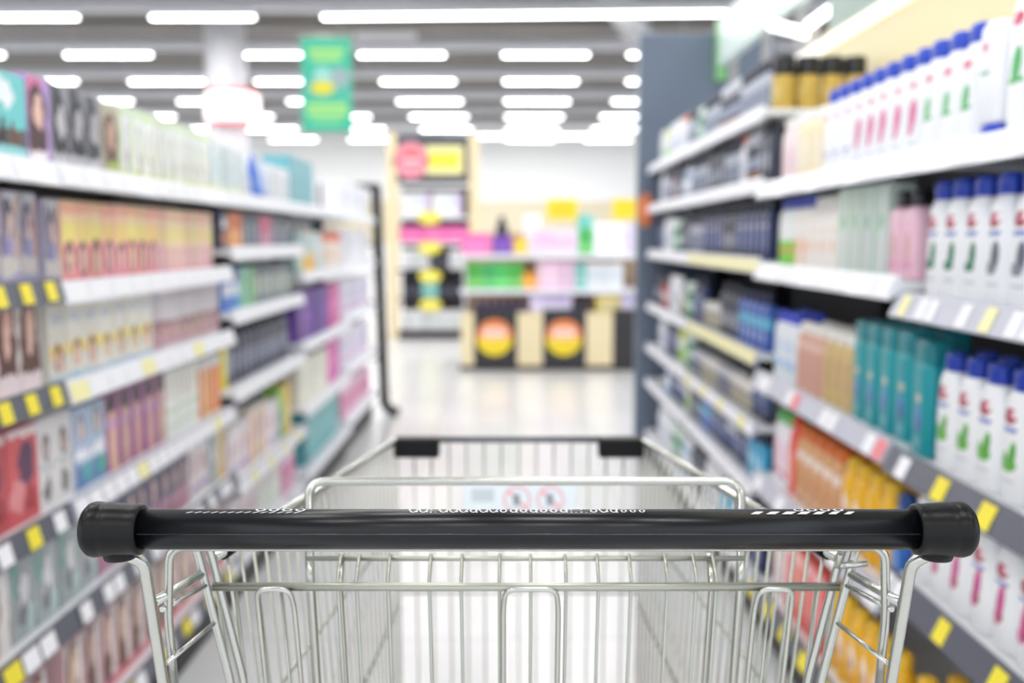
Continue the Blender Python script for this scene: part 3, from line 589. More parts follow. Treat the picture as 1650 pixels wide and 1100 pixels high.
bm = B(); tube(bm, fillet([(-1.34, 6.95, 1.6), (-1.34, 6.95, .05)], .05), .036, 12); obj('rear_post', bm, blackmetal, t)
bm = B(); tube(bm, [(-1.36, 6.95, 1.6), (-.92, 6.95, 1.6)], .022, 10)
for z in (1.2, .8, .4): tube(bm, [(-1.34, 6.95, z), (-.92, 6.95, z)], .008, 8)
obj('cross_bar', bm, blackmetal, t)

# shampoo side
ZN = [1.397, 1.127, .818, .573, .175]; ZM = [1.397, 1.157, .828, .517, .175]; ZF = [1.632, 1.417, 1.172, .884, .657, .462, .17]
shelving('dark-backed shelving unit of white shampoo bottles beside the trolley handle', 1, RX, .94, 1.955, 1.9,
         [(ZN[0], railw, 'w-', .11), (ZN[1], railg, 'w--ww-p-', .042), (ZN[2], raild, '-y--y--y--y--y--w', .056), (ZN[3], raild, '--y---y---y---y---ww', .05), (ZN[4], raild, 'y-', .08)], back=darkback, group=GR, tilt=.022)
shelving('dark-backed shelving unit of teal and tan shampoo bottles', 1, RX, 1.955, 3.06, 1.9,
         [(ZM[0], railw, 'ww-', .1), (ZM[1], railw, 'ww-w', .09), (ZM[2], railg, 'rw---ww---', .06), (ZM[3], railg, 'w--', .08), (ZM[4], raild, '-y', .09)], back=darkback, group=GR, tilt=.022)
shelving('dark-backed shelving unit of cans and dark bottles', 1, RX, 3.06, 4.3, 1.9,
         [(ZF[0], railw, 'w', .13), (ZF[1], railw, 'w', .12), (ZF[2], railw, 'p', .11), (ZF[3], railg, 'p', .1), (ZF[4], railg, 'wpw', .11), (ZF[5], railg, 'w', .12), (ZF[6], railg, 'w', .15)], back=darkback, group=GR)
shelving('dark-backed shelving unit against the slate end panel', 1, RX, 4.3, 5.58, 1.9,
         [(ZF[0], railw, 'w', .14), (ZF[1], railw, 'w', .14), (ZF[2], railw, 'w', .13), (ZF[3], railg, 'w', .14), (ZF[4], railg, 'w', .14), (ZF[5], railg, 'w', .14), (ZF[6], railg, 'w', .15)], back=darkback, group=GR)
g = 'shampoo bottles on the top right shelf'; w_ = 'top right shelf'
y = fill(1, .79, 1.36, ZN[0], [('s_large', 3, 'big white shampoo bottle with green leaf')], w_, g)
place('s_invert', .785, y+.045, ZN[0], R(-90), 'white conditioner bottle standing on its blue cap, top right shelf', g); y += .09
y = fill(1, .79, y, ZN[0], [('s_leaf', 3, 'smaller white shampoo bottle with green leaf'), ('s_swoosh', 5, 'white shampoo bottle with pink swoosh'), ('s_dot', 3, 'white shampoo bottle with pink dot and lilac lines'), ('b_ivory', 3, 'ivory lotion bottle with white cap'), ('b_blush', 2, 'blush pink lotion bottle with white cap')], w_, g)
fill(1, .79, 1.36, ZN[1], [('s_grey', 4, 'white shampoo bottle with grey mark'), ('s_pine', 3, 'white shampoo bottle with dark green mark')], 'second right shelf', 'shampoo bottles on the second right shelf', deep=2)
fill(1, .79, 1.975, ZM[1], [('b_pink', 2, 'pink conditioner bottle with black cap'), ('c_mint', 4, 'pale mint shampoo box'), ('b_orangepale', 3, 'white bottle with pale orange mark'), ('b_orange', 2, 'white bottle with orange splash'), ('b_greenbase', 2, 'white bottle with lime green base')], 'second right shelf', 'shampoo bottles on the second right shelf')
fill(1, .79, 1.36, ZN[2], [('s_green', 6, 'white shampoo bottle with green leaves')], 'third right shelf', 'shampoo bottles on the third right shelf', deep=2)
fill(1, .79, 1.875, ZM[2]-.009, [('b_teal', 1, 'teal bottle next to the white ones')], 'third right shelf', 'shampoo bottles on the third right shelf')
fill(1, .79, 1.965, ZM[2], [('b_teal', 4, 'teal shampoo bottle with blue picture'), ('b_gold', 3, 'gold tan shampoo bottle with white cap'), ('b_rosetan', 3, 'rose tan shampoo bottle with white cap'), ('b_clear', 3, 'pale blue shampoo bottle with blue cap')], 'third right shelf', 'shampoo bottles on the third right shelf', deep=2)
fill(1, .79, 1.36, ZN[3], [('s_magenta', 7, 'white shampoo bottle with magenta petals')], 'fourth right shelf', 'shampoo bottles on the fourth right shelf', deep=2)
fill(1, .79, 1.965, ZM[3], [('b_bluecap', 1, 'blue shampoo bottle'), ('b_yellow', 4, 'yellow shampoo bottle with white label'), ('b_tan', 5, 'tan shampoo bottle with orange cap'), ('b_red', 1, 'red shampoo bottle'), ('b_greencap', 2, 'white bottle with pink mark, green cap')], 'fourth right shelf', 'shampoo bottles on the fourth right shelf', deep=2)
fill(1, .79, 1.36, ZM[4], [('b_yellow', 7, 'yellow bottle with white label')], 'bottom right shelf', 'shampoo bottles on the bottom right shelf', deep=2)
fill(1, .79, 1.965, ZM[4], [('b_yellow', 6, 'yellow bottle beyond the post'), ('c_redbox', 4, 'red shampoo box'), ('b_blush', 2, 'blush pink lotion bottle')], 'bottom right shelf', 'shampoo bottles on the bottom right shelf')
# gold jars one behind another at the end of the top shelf of cans
for i in range(4):
    place('j_gold', .80+.072*i, 3.12, ZF[0], R(-90), 'gold jar with black lid, %s back from the top can shelf edge' % ordinal(i), 'gold jars on the top can shelf')
def mix(y, z, seq, where, group, s=1):
    """short runs of different items"""
    seen = {}
    for key, cnt, look in seq:
        k = seen.get(look, 0); seen[look] = k+1
        lk = look if k == 0 else '%s, %s run' % (look, ordinal(k))
        y = fill(1, .79, y, z, [(key, cnt, lk)], where, group, s, step=.006)
    return y
SIL = 'silver hairspray can'; BLK = 'black hairspray can'; NAV = 'navy shower gel bottle'; INK = 'charcoal shower gel bottle'; WHT = 'white lotion bottle'; BLU = 'blue shower gel bottle'
mix(3.16, ZF[0], [('k_silver', 6, SIL), ('k_black', 5, BLK), ('k_silver', 5, SIL), ('k_green', 2, 'green shaving can'), ('k_silver', 4, SIL), ('k_orange', 2, 'white bottle with orange cap'), ('k_white', 5, WHT), ('k_lime', 2, 'lime shaving can'), ('k_white', 2, WHT)], 'top can shelf', 'cans and bottles on the top can shelf')
mix(3.09, ZF[1], [('k_ink', 2, INK), ('k_black', 3, BLK), ('k_orange', 1, 'white bottle with orange cap'), ('k_silver', 4, SIL), ('k_ink', 4, INK), ('k_silver', 6, SIL), ('k_whitetube', 3, 'white cream tube'), ('k_ink', 3, INK), ('k_red', 1, 'red shaving can'), ('k_silver', 4, SIL), ('k_white', 2, WHT)], 'second can shelf', 'cans and bottles on the second can shelf')
mix(3.09, ZF[2], [('k_navy', 6, NAV), ('k_ink', 3, INK), ('k_navy', 5, NAV), ('k_silver', 5, SIL), ('k_ink', 3, INK), ('k_green', 3, 'green shaving can'), ('k_white', 4, WHT), ('k_navy', 2, NAV)], 'third can shelf', 'cans and bottles on the third can shelf')
mix(3.09, ZF[3], [('k_blue', 5, BLU), ('k_ink', 4, INK), ('k_jar', 4, 'beige hair wax jar'), ('k_navy', 3, NAV), ('k_green', 3, 'green shaving can'), ('k_jar', 2, 'beige hair wax jar'), ('k_white', 4, WHT), ('k_red', 4, 'red shaving can'), ('k_ink', 3, INK)], 'fourth can shelf', 'cans and bottles on the fourth can shelf')
mix(3.09, ZF[4], [('k_tube', 3, 'navy cream tube'), ('k_jar', 4, 'beige hair wax jar'), ('k_darkjar', 3, 'dark hair wax jar'), ('k_jar', 4, 'beige hair wax jar'), ('k_darkjar', 3, 'dark hair wax jar'), ('k_green', 2, 'green shaving can'), ('k_lime', 3, 'lime shaving can'), ('k_navy', 5, NAV), ('k_white', 3, WHT)], 'fifth can shelf', 'cans and bottles on the fifth can shelf')
mix(3.09, ZF[5], [('k_aqua', 3, 'aqua shower gel bottle'), ('k_navy', 3, NAV), ('k_tube', 3, 'navy cream tube'), ('k_navy', 4, NAV), ('k_blue', 3, BLU), ('k_ink', 4, INK), ('k_lime', 2, 'lime shaving can'), ('k_tube', 4, 'navy cream tube'), ('k_navy', 3, NAV), ('k_whitetube', 3, 'white cream tube')], 'sixth can shelf', 'cans and bottles on the sixth can shelf', .84)
mix(3.09, ZF[6], [('k_navy', 5, NAV), ('k_aqua', 3, 'aqua shower gel bottle'), ('k_white', 4, WHT), ('k_ink', 4, INK), ('k_whitetube', 4, 'white cream tube'), ('k_green', 4, 'green shaving can'), ('k_white', 6, WHT)], 'bottom can shelf', 'cans and bottles on the bottom can shelf')

# slate end panel
bm = B(); box(bm, .70, 1.45, 5.60, 5.68, 0, 2.36); bevel(bm, .006, 1)
tag(obj('end_panel', bm, slate), 'tall slate grey end panel closing the shampoo side', 'end panel')
t = thing('shelf_talker', 'small orange round price flag on the slate panel edge', 'price flag', (.79, 5.58, 1.4))
bm = B(); lathe(bm, [(.055, 0), (.055, .004)], seg=24); bmesh.ops.rotate(bm, verts=bm.verts, cent=(0, 0, 0), matrix=Matrix.Rotation(R(90), 3, 'X')); bmesh.ops.scale(bm, verts=bm.verts, vec=(.75, 1, 1.7)); bmesh.ops.translate(bm, verts=bm.verts, vec=(.742, 5.588, 1.40)); obj('disc', bm, mat('talker_orange', 'f28a52', .5), t)
bm = B(); box(bm, .737, .747, 5.5885, 5.5985, 1.397, 1.403); obj('clip', bm, white, t)

# canopy over the shampoo side: lit edge, cream backing, signs
t = thing('canopy', 'pale canopy with lit edge above the shampoo shelves', 'canopy', (1.2, 2.6, 1.4))
bm = B(); box(bm, 1.203, 1.225, .96, 3.95, 1.88, 2.02); obj('backing', bm, mat('cream_backing', 'efe2b4', .5), t)
bm = B(); box(bm, 1.112, 1.124, .96, 3.055, 1.42, 1.9); box(bm, 1.112, 1.124, 3.055, 3.7, 1.66, 1.9); bmesh.ops.remove_doubles(bm, verts=bm.verts, dist=.0005); obj('rear_board', bm, mat('cream_backing', 'efe2b4', .5), t)
bm = B(); box(bm, 1.10, 1.204, .96, 3.95, 1.905, 1.945); obj('lit_edge', bm, mat('canopy_glow', 'fffaf0', .4, emit=.8), t)
for yy in (1.0, 1.9, 2.9, 3.9):
    bm = B(); box(bm, 1.226, 1.25, yy, yy+.03, 1.5, 2.5); obj('post', bm, greyback, t)
t = thing('header_sign', 'sage green header sign with pale lettering over shampoo shelves', 'sign', (1.1, 2.5, 2.0))
bm = B(); box(bm, 1.10, 1.13, 1.3, 3.55, 1.96, 2.5); obj('board', bm, mat('sage_board', '98aca2', .45), t)
bm = B(); rl = random.Random(3)
yy = 1.5
while yy < 3.3:
    hgt = rl.choice((.09, .12, .09)); r_ = .034
    prev = None
    for k in range(17):
        a = PI*.15 + 2*PI*k/16*(.82 if rl.random() < .0 else .92)
        p = [(1.096, yy + math.cos(a)*q, 2.13 + math.sin(a)*q*1.25) for q in (r_-.009, r_+.003)]
        q = [bm.verts.new(v) for v in p]
        if prev: bm.faces.new((prev[0], prev[1], q[1], q[0]))
        prev = q
    if hgt > .1: box(bm, 1.0955, 1.0965, yy+r_-.004, yy+r_+.007, 2.09, 2.09+hgt+.03)
    yy += .105
bmesh.ops.solidify(bm, geom=list(bm.faces), thickness=.004)
obj('lettering', bm, mat('pale_letter', 'eef3ef', .4), t)
for yy in (1.9, 2.9):
    bm = B(); box(bm, 1.129, 1.2255, yy+.002, yy+.028, 2.3, 2.34); obj('bracket', bm, greyback, t)
t = thing('fascia_sign', 'mint white fascia board with green end by slate panel', 'sign', (1.12, 4.6, 2.2))
bm = B(); box(bm, 1.12, 1.16, 3.6, 5.52, 2.17, 2.42); obj('board', bm, mat('mint_board', 'e4f3ec', .4), t)
bm = B(); box(bm, 1.115, 1.165, 5.52, 5.59, 2.1, 2.42); obj('end_cap', bm, mat('green_end', '8fd08a', .45), t)
for yy in (4.15, 4.7, 5.4):
    bm = B(); box(bm, 1.158, 1.198, yy, yy+.03, 1.902, 2.3); obj('post', bm, greyback, t)
t = thing('canopy_lamp', 'angled white lamp tubes mounted above the can shelves', 'lamp', (1.15, 3.9, 2.0))
gl = mat('tube_glow', 'ffffff', .4, emit=3)
bm = B(); tube(bm, [(1.02, 4.05, 2.085), (1.17, 3.98, 2.03)], .02, 10); obj('tube', bm, gl, t)
bm = B(); tube(bm, [(1.15, 3.96, 2.065), (1.15, 3.5, 2.065)], .018, 10); obj('tube', bm, gl, t)
bm = B(); box(bm, 1.15, 1.19, 3.96, 4.0, 1.902, 2.06); obj('bracket', bm, greyback, t)

# ------------------------------------------------------------------ promotion displays beyond the aisle
sign_or = pmat('promo_disc', 'f0d628', [('R', .5, .78, .6, .3, 'ee8a4c'), ('R', .5, .74, .3, .035, 'f8d8c8'), ('R', .5, .62, .34, .05, 'f9e4dc'), ('R', .5, .5, .3, .03, 'f8d8c8'), ('R', .5, .3, .28, .03, 'f4c040')], .5)
t = thing('promotion_gondola', 'low promotion gondola with black panels and round orange signs', 'display stand', (.45, 9.7, 0))
Y0 = 9.36
bm = B(); box(bm, -.49, 1.5, Y0+.02, Y0+.8, 0, .06); obj('plinth', bm, blackmetal, t)
for x0, x1 in ((-.36, .05), (.29, .70), (.95, 1.4)):
    bm = B(); box(bm, x0, x1, Y0, Y0+.03, .03, .58); obj('front_panel', bm, mat('promo_black', '2c2b2f', .4), t)
for x0, x1 in ((-.48, -.36), (.05, .29), (.70, .95)):
    bm = B(); box(bm, x0, x1, Y0-.02, Y0+.05, .05, .55); bevel(bm, .006, 1); obj('wood_pillar', bm, cream, t)
for cx in (-.165, .49):
    bm = B(); lathe(bm, [(.172, 0), (.172, .012)], seg=40); bmesh.ops.rotate(bm, verts=bm.verts, cent=(0, 0, 0), matrix=Matrix.Rotation(R(90), 3, 'X')); bmesh.ops.translate(bm, verts=bm.verts, vec=(cx, Y0, .315)); obj('round_sign', bm, sign_or, t)
bm = B(); box(bm, -.49, 1.5, Y0+.03, Y0+.75, .44, .47); obj('bin_floor', bm, white, t)
for z in (.76, 1.09):
    bm = B(); box(bm, -.49, 1.5, Y0+.05, Y0+.6, z-.03, z); s = obj('shelf', bm, white, t)
    bm = B(); box(bm, -.49, 1.5, Y0+.035, Y0+.05, z-.035, z+.01); obj('price_rail', bm, railw, s)
bm = B(); box(bm, -.49, 1.5, Y0+.7, Y0+.74, .0, 1.3); obj('back_panel', bm, mat('promo_wood', 'c9a98a', .5), t)
for x in (-.49, .26, 1.47):
    bm = B(); box(bm, x, x+.03, Y0+.62, Y0+.69, .06, 1.3); obj('upright', bm, white, t)
def front_fill(x, y, z, segs, where, group, gap=.006):
    for key, n, look in segs:
        w = PROTO[key][2]
        for i in range(n):
            place(key, x+w/2, y, z, R(rnd.uniform(-2, 2)), '%s, %s%s' % (look, (ordinal(i)+' from its near end, ') if n > 1 else '', where), group)
            x += w + gap
    return x
gp_ = 'packs on the promotion gondola'
front_fill(-.36, Y0+.1, .47, [('m_plum', 6, 'plum shower gel bottle')], 'in the promotion bin', gp_)
front_fill(.17, Y0+.1, .47, [('m_lavender', 1, 'lavender diaper pack'), ('m_dark', 2, 'dark shower gel bottle')], 'in the promotion bin', gp_)
front_fill(.8, Y0+.1, .47, [('m_sun', 1, 'yellow diaper pack'), ('m_lavender', 1, 'lavender diaper pack beside the yellow pack')], 'in the promotion bin', gp_)
front_fill(-.42, Y0+.1, .76, [('m_green', 4, 'green soap pack'), ('m_amber', 1, 'small amber pack after the green ones'), ('m_pinkpale', 4, 'pale pink shampoo pack'), ('m_teal', 1, 'teal shampoo pack'), ('m_white', 3, 'white shampoo pack')], 'middle promotion shelf', gp_)
front_fill(-.48, Y0+.1, 1.09, [('m_hotpink', 1, 'hot pink tissue pack'), ('m_violet', 1, 'violet tissue pack'), ('m_amber', 1, 'amber tissue pack'), ('m_lilac', 1, 'wide lilac diaper pack'), ('m_green', 1, 'lone green soap pack'), ('m_snow', 2, 'white diaper pack')], 'top promotion shelf', gp_, gap=.014)
py_ = mat('price_card_yellow', 'f6d829', .5)
for x, l in ((.34, 'yellow price card above the wide lilac pack'), (.98, 'yellow price card near the slate end panel')):
    t = thing('price_card', l, 'price sign', (x+.14, Y0+.45, 1.09), 'yellow price cards')
    bm = B(); box(bm, x, x+.30, Y0+.44, Y0+.45, 1.43, 1.63); obj('card', bm, pmat('card_print', 'f7d92b', [('R', .5, .6, .3, .1, 'f2c81e'), ('R', .5, .3, .38, .06, 'f2cc30')], .5), t)
    bm = B(); tube(bm, [(x+.145, Y0+.46, 1.0915), (x+.145, Y0+.46, 1.5)], .006, 6); obj('stand', bm, zincd, t)
for i, (x, k, l) in enumerate(((-.1, 'm_dark', 'dark bottle standing behind the violet pack'), (.72, 'm_teal', 'teal pack between the two yellow price cards'), (.2, 'm_white', 'white pack behind the amber tissue pack'))):
    place(k, x, Y0+.47, 1.09, 0, l, gp_, 1.55)

# tall stand with header board
t = thing('display_stand', 'tall dark display stand with cream posts and header board', 'display stand', (-1.0, 12.6, 0))
YS = 12.4
for x in (-1.54, -.53):
    bm = B(); box(bm, x, x+.12, YS, YS+.12, 0, 2.53); obj('post', bm, cream, t)
bm = B(); box(bm, -1.42, -.53, YS+.02, YS+.06, 1.92, 2.5); hb = obj('header_board', bm, mat('header_slate', '454652', .45), t)
bm = B(); lathe(bm, [(.22, 0), (.22, .015)], seg=36); bmesh.ops.rotate(bm, verts=bm.verts, cent=(0, 0, 0), matrix=Matrix.Rotation(R(90), 3, 'X')); bmesh.ops.translate(bm, verts=bm.verts, vec=(-1.24, YS+.015, 2.2))
obj('round_sign', bm, pmat('red_disc', 'f3a2b0', [('E', .5, .5, .38, .38, 'ee7488'), ('R', .5, .72, .2, .05, 'f06a4a'), ('R', .5, .5, .3, .06, 'f6bcc4'), ('R', .5, .3, .22, .04, 'f6bcc4')], .5), hb)
bm = B(); box(bm, -1.06, -.6, YS+.0, YS+.015, 2.03, 2.38); bevel(bm, .006, 1); obj('price_panel', bm, pmat('yellow_panel', 'f4ecae', [('R', .5, .5, .4, .28, 'f0e03c'), ('R', .5, .56, .33, .07, 'f2da4e')], .5), hb)
bm = B(); box(bm, -1.42, -.53, YS+.5, YS+.54, 0, 1.9); obj('back_panel', bm, mat('stand_dark', '3a3640', .5), t)
bm = B(); box(bm, -1.42, -.53, YS, YS+.5, 0, .1); obj('plinth', bm, mat('stand_plum', '2e2830', .5), t)
SZ = [.1, .5, .86, 1.2, 1.52]
for z in SZ[1:]:
    bm = B(); box(bm, -1.42, -.54, YS+.02, YS+.5, z-.03, z); obj('shelf', bm, white if z > 1.1 else mat('stand_plum', '2e2830', .5), t)
gs = 'packs on the tall display stand'
front_fill(-1.38, YS+.12, SZ[0], [('m_white', 7, 'white pack')], 'bottom of the tall stand', gs)
front_fill(-1.38, YS+.12, SZ[1], [('m_dark', 3, 'dark bottle'), ('m_teal', 2, 'teal pack'), ('m_dark', 4, 'dark bottle beside teal packs')], 'low shelf of the tall stand', gs)
front_fill(-1.38, YS+.12, SZ[2], [('m_white', 3, 'white pack'), ('m_dark', 3, 'dark bottle'), ('m_white', 2, 'white pack beside dark bottles')], 'middle shelf of the tall stand', gs)
front_fill(-1.4, YS+.12, SZ[3], [('m_hotpink', 3, 'hot pink pack')], 'pink shelf of the tall stand', gs, .005)
front_fill(-1.38, YS+.12, SZ[4], [('m_snow', 2, 'big white pack')], 'top shelf of the tall stand', gs, .03)
for i, z in enumerate((.42, .78, 1.13, 1.5)):
    t = thing('price_ticket', 'yellow oval price ticket on the tall stand, %s from the floor' % ordinal(i), 'price ticket', (-1.0, YS-.02, z), 'yellow price tickets of the tall stand')
    bm = B(); lathe(bm, [(.11, 0), (.11, .008)], 1, 1, 28); bmesh.ops.rotate(bm, verts=bm.verts, cent=(0, 0, 0), matrix=Matrix.Rotation(R(90), 3, 'X')); bmesh.ops.scale(bm, verts=bm.verts, vec=(1.3, 1, .75)); bmesh.ops.translate(bm, verts=bm.verts, vec=(-1.02, YS+.015, z)); obj('ticket', bm, pmat('ticket_print', 'f0e24a', [('R', .5, .55, .3, .1, 'f4ee9a')], .5), t)
    bm = B(); box(bm, -1.03, -1.01, YS+.012, YS+.019, z, z+.06); obj('clip', bm, white, t)

# ------------------------------------------------------------------ shopping trolley
CX = .011
cart = thing('shopping_trolley', 'wire shopping trolley with black handle in the middle of the aisle', 'shopping trolley', (CX, 1.1, 0))
def w2(x, y, z): return (CX+x, y, z)
def mir(pts): return [(-x, y, z) for x, y, z in pts]
def wire(b, pts, r, seg=8, fl=0):
    p = [w2(*q) for q in pts]
    tube(b, fillet(p, fl) if fl else p, r, seg)
HY, HZ, HR = .663, 1.043, .0136
# handle tube with its raised seam; profile given by angle
def handle_mesh():
    b = B(); segn = 72; rings = []
    for x in (-.272, .272):
        ring = []
        for k in range(segn):
            a = 2*PI*k/segn; el = math.degrees(a)            # 0 = towards the shopper, 90 = up
            r = HR
            ring.append(b.verts.new(w2(x, HY - r*math.cos(a), HZ + r*math.sin(a))))
        rings.append(ring)
    for k in range(segn):
        f = b.faces.new((rings[0][k], rings[0][(k+1) % segn], rings[1][(k+1) % segn], rings[1][k])); f.smooth = True
    b.faces.new(rings[0]); b.faces.new(rings[1][::-1])
    return b
hd = obj('handle', handle_mesh(), mat('handle_plastic', '05060a', .28, spec=.4), cart)
b = B(); tube(b, [w2(-.262, HY-HR, HZ+.0006), w2(.262, HY-HR, HZ+.0006)], .0005, 8); obj('seam', b, mat('handle_seam', '2a2b30', .15, spec=.7), hd)
def on_tube(b, poly, dr=.00025):
    """(x, elevation in degrees) outline laid on the handle"""
    vs = [b.verts.new(w2(x, HY - (HR+dr)*math.cos(R(e)), HZ + (HR+dr)*math.sin(R(e)))) for x, e in poly]
    try: b.faces.new(vs)
    except ValueError: pass
pr = mat('handle_print', 'd8dade', .4)
b = B()
def ring_glyph(x, e, rx, re, a0=0, a1=360, th=.28):
    n = 12; prev = None
    for k in range(n+1):
        a = R(a0+(a1-a0)*k/n); o_ = (x+rx*math.cos(a), e+re*math.sin(a)); i_ = (x+rx*(1-th*1.5)*math.cos(a), e+re*(1-th)*math.sin(a))
        if prev: on_tube(b, [prev[0], o_, i_, prev[1]])
        prev = (o_, i_)
def stem(x, e0, e1, w=.0011): on_tube(b, [(x-w/2, e0), (x+w/2, e0), (x+w/2, e1), (x-w/2, e1)])
gr = random.Random(11); x = -.078
while x < .082:
    k = gr.random(); r_ = .0026
    if x > .058: ring_glyph(x, 80, .0021, 9); x += .0062; continue
    if k < .4: ring_glyph(x, 82, r_, 12); stem(x+r_*.9, 70, 94 if k < .2 else 108)
    elif k < .65: ring_glyph(x, 82, r_, 12, 180, 360); stem(x-r_, 82, 95); stem(x+r_, 72, 95)
    elif k < .85: ring_glyph(x, 82, r_, 12)
    else: stem(x-r_*.6, 70, 95); stem(x+r_*.6, 70, 108)
    x += .0068
obj('lettering', b, pr, hd)
for sgn, x0 in ((-1, -.232), (1, .150)):
    b = B(); n = 14 if sgn < 0 else 7
    for k in range(n):
        xx = x0 + k*(.0105 if sgn > 0 else .0056); s = (.0016 if sgn < 0 else .0068 - abs(k-2)*.0006); e0 = 68 if sgn < 0 else 63
        on_tube(b, [(xx, e0), (xx+s, e0), (xx+s+.004, 75), (xx+.004, 75)])
    xl = x0 + (.05 if sgn < 0 else .034)
    for k in range(4): ring_glyph(xl+k*.009, 88, .0036, 11)
    obj('stripe_print', b, pr, hd)
# end caps
for sg in (-1, 1):
    b = B(); prof = [(.0150, .0), (.0172, .0006), (.0176, .003), (.0172, .006), (.0176, .010), (.0182, .020), (.0184, .024), (.0178, .0255), (.0186, .0275), (.0190, .032), (.0180, .0355), (.0150, .0385), (.0095, .0402), (.003, .0407)]
    lathe_x(b, [(r, sg*x) for r, x in (prof if sg > 0 else prof)], w2(sg*.263, HY, HZ), 40)
    hc = obj('handle_cap', b, black, cart)
    b = B(); lathe(b, [(.004, 0), (.0105, .002), (.0118, .006), (.0118, .012)], 1, 1, 24, off=w2(sg*.281, HY+.004, HZ-.0235)); obj('clamp_boss', b, black, hc)
# frame tubes from the caps down to the chassis
for sg in (-1, 1):
    f = (lambda p: p) if sg > 0 else mir
    b = B(); wire(b, f([(.279, .669, 1.024), (.268, .676, 1.015), (.266, .70, .912), (.258, .76, .55), (.252, .80, .20)]), .0043, 12, .03); obj('frame_post', b, zinc, cart)
# basket: one welded wire body
b = B()
def L_(a, c, t): return tuple(a[i]+(c[i]-a[i])*t for i in range(3))
RT, FT = (.252, .778, .985), (.197, 1.576, .919)     # rim, right side
RB, FB = (.222, .86, .47), (.186, 1.52, .53)         # floor, right side
for f in ((lambda p: p), mir):
    for t in range(26):
        s = t/25; wire(b, f([L_(RT, FT, s), L_(RB, FB, s)]), .0016, 6)
    for h in (.33, .66): wire(b, f([L_(RT, RB, h), L_(FT, FB, h)]), .0019, 6)
    wire(b, f([RB, FB]), .003, 8)
for t in range(15):
    s = -1 + 2*t/14
    wire(b, [(s*FT[0], FT[1], FT[2]), (s*FB[0], FB[1], FB[2]), (s*RB[0], RB[1], RB[2])], .0016, 6, .02)
for h in (.3, .62): wire(b, [(-(FT[0]+(FB[0]-FT[0])*h), FT[1]+(FB[1]-FT[1])*h, FT[2]+(FB[2]-FT[2])*h), (FT[0]+(FB[0]-FT[0])*h, FT[1]+(FB[1]-FT[1])*h, FT[2]+(FB[2]-FT[2])*h)], .0019, 6)
for t in range(8):
    p = L_(RB, FB, t/7); wire(b, [(-p[0], p[1], p[2]-.003), (p[0], p[1], p[2]-.003)], .0022, 6)
obj('basket', b, zincd, cart)
b = B(); wire(b, [(-RT[0], RT[1], RT[2]), (-FT[0], FT[1], FT[2]), (FT[0], FT[1], FT[2]), (RT[0], RT[1], RT[2])], .0048, 10, .025); obj('rim', b, zinc, cart)
for sg in (-1, 1):
    b = B(); p0 = w2(sg*.2505, .80, .983); p1 = w2(sg*.2485, .835, .980); tube(b, [p0, p1], .0068, 12); obj('rim_sleeve', b, black, cart)
b = B(); wire(b, [(-.13, 1.576, .9195), (.13, 1.576, .9195)], .0052, 12); obj('front_sleeve', b, mat('dark_sleeve', '55555c', .4), cart)
# rear posts of the basket and their brackets
for sg in (-1, 1):
    f = (lambda p: p) if sg > 0 else mir
    b = B()
    wire(b, f([(.262, .755, 1.012), (.258, .759, .998), (.237, .768, .885), (.222, .80, .50)]), .0034, 10, .01)
    wire(b, f([(.254, .763, 1.008), (.250, .766, .996), (.229, .775, .885), (.214, .81, .50)]), .0034, 10, .01)
    obj('rear_post', b, zinc, cart)
    b = B(); wire(b, f([(.268, .690, .981), (.255, .762, .978)]), .0036, 10); wire(b, f([(.2665, .703, .971), (.252, .761, .969)]), .0022, 8)
    wire(b, f([(.265, .703, .930), (.246, .764, .938)]), .0018, 8)
    obj('side_bracket', b, zinc, cart)
# cross rod under the handle, bent down at both ends
b = B(); rod = [(-.266, .722, .90), (-.264, .708, .965), (-.259, .702, 1.0185), (.259, .702, 1.0185), (.264, .708, .965), (.266, .722, .90)]
wire(b, rod, .0033, 10, .012); obj('cross_rod', b, zinc, cart)
b = B(); wire(b, [(.228, .705, 1.013), (.238, .742, .990), (.262, .744, .992)], .0022, 8, .005); wire(b, [(.246, .75, 1.012), (.240, .746, .99), (.252, .747, .992)], .0018, 8); obj('lock_hook', b, zinc, cart)
# rear gate with the seat flap frame
b = B(); wire(b, [(-.248, .765, .966), (.248, .765, .966)], .0034, 10); wire(b, [(-.178, .788, .9815), (.178, .788, .9815)], .0022, 8)
def gate_y(z): return .770 + (.966-z)*.19
gx = [-.150, -.135, -.110, -.077, -.0515, -.021, .004, .032, .058, .084, .113, .136, .152]
for x in gx:
    r_ = .0024 if abs(abs(x)-.15) < .003 and False else .0014
    wire(b, [(x, .788, .985), (x, gate_y(.97), .97), (x*.99, gate_y(.50), .50)], r_, 6)
for z in (.80, .65, .50): wire(b, [(-.2, gate_y(z)+.002, z), (.2, gate_y(z)+.002, z)], .002, 6)
for sx_ in (-1, 1):
    for k in range(3):
        x = sx_*(.195+.018*k); wire(b, [(x, .768, .966), (x*.96, gate_y(.5), .5)], .0013, 6)
gt = obj('rear_gate', b, zincd, cart)
b = B(); wire(b, [(-.172, gate_y(.5)+.004, .50), (-.176, .790, .962), (-.187, .843, 1.032), (.187, .843, 1.032), (.176, .790, .962), (.172, gate_y(.5)+.004, .50)], .0037, 10, .016)
for sx_ in (-1, 1): wire(b, [(sx_*.150, .792, .984), (sx_*.150, .778, .962), (sx_*.146, gate_y(.5)+.004, .5)], .0026, 8, .004)
obj('flap_frame', b, zinc, gt)
b = B()
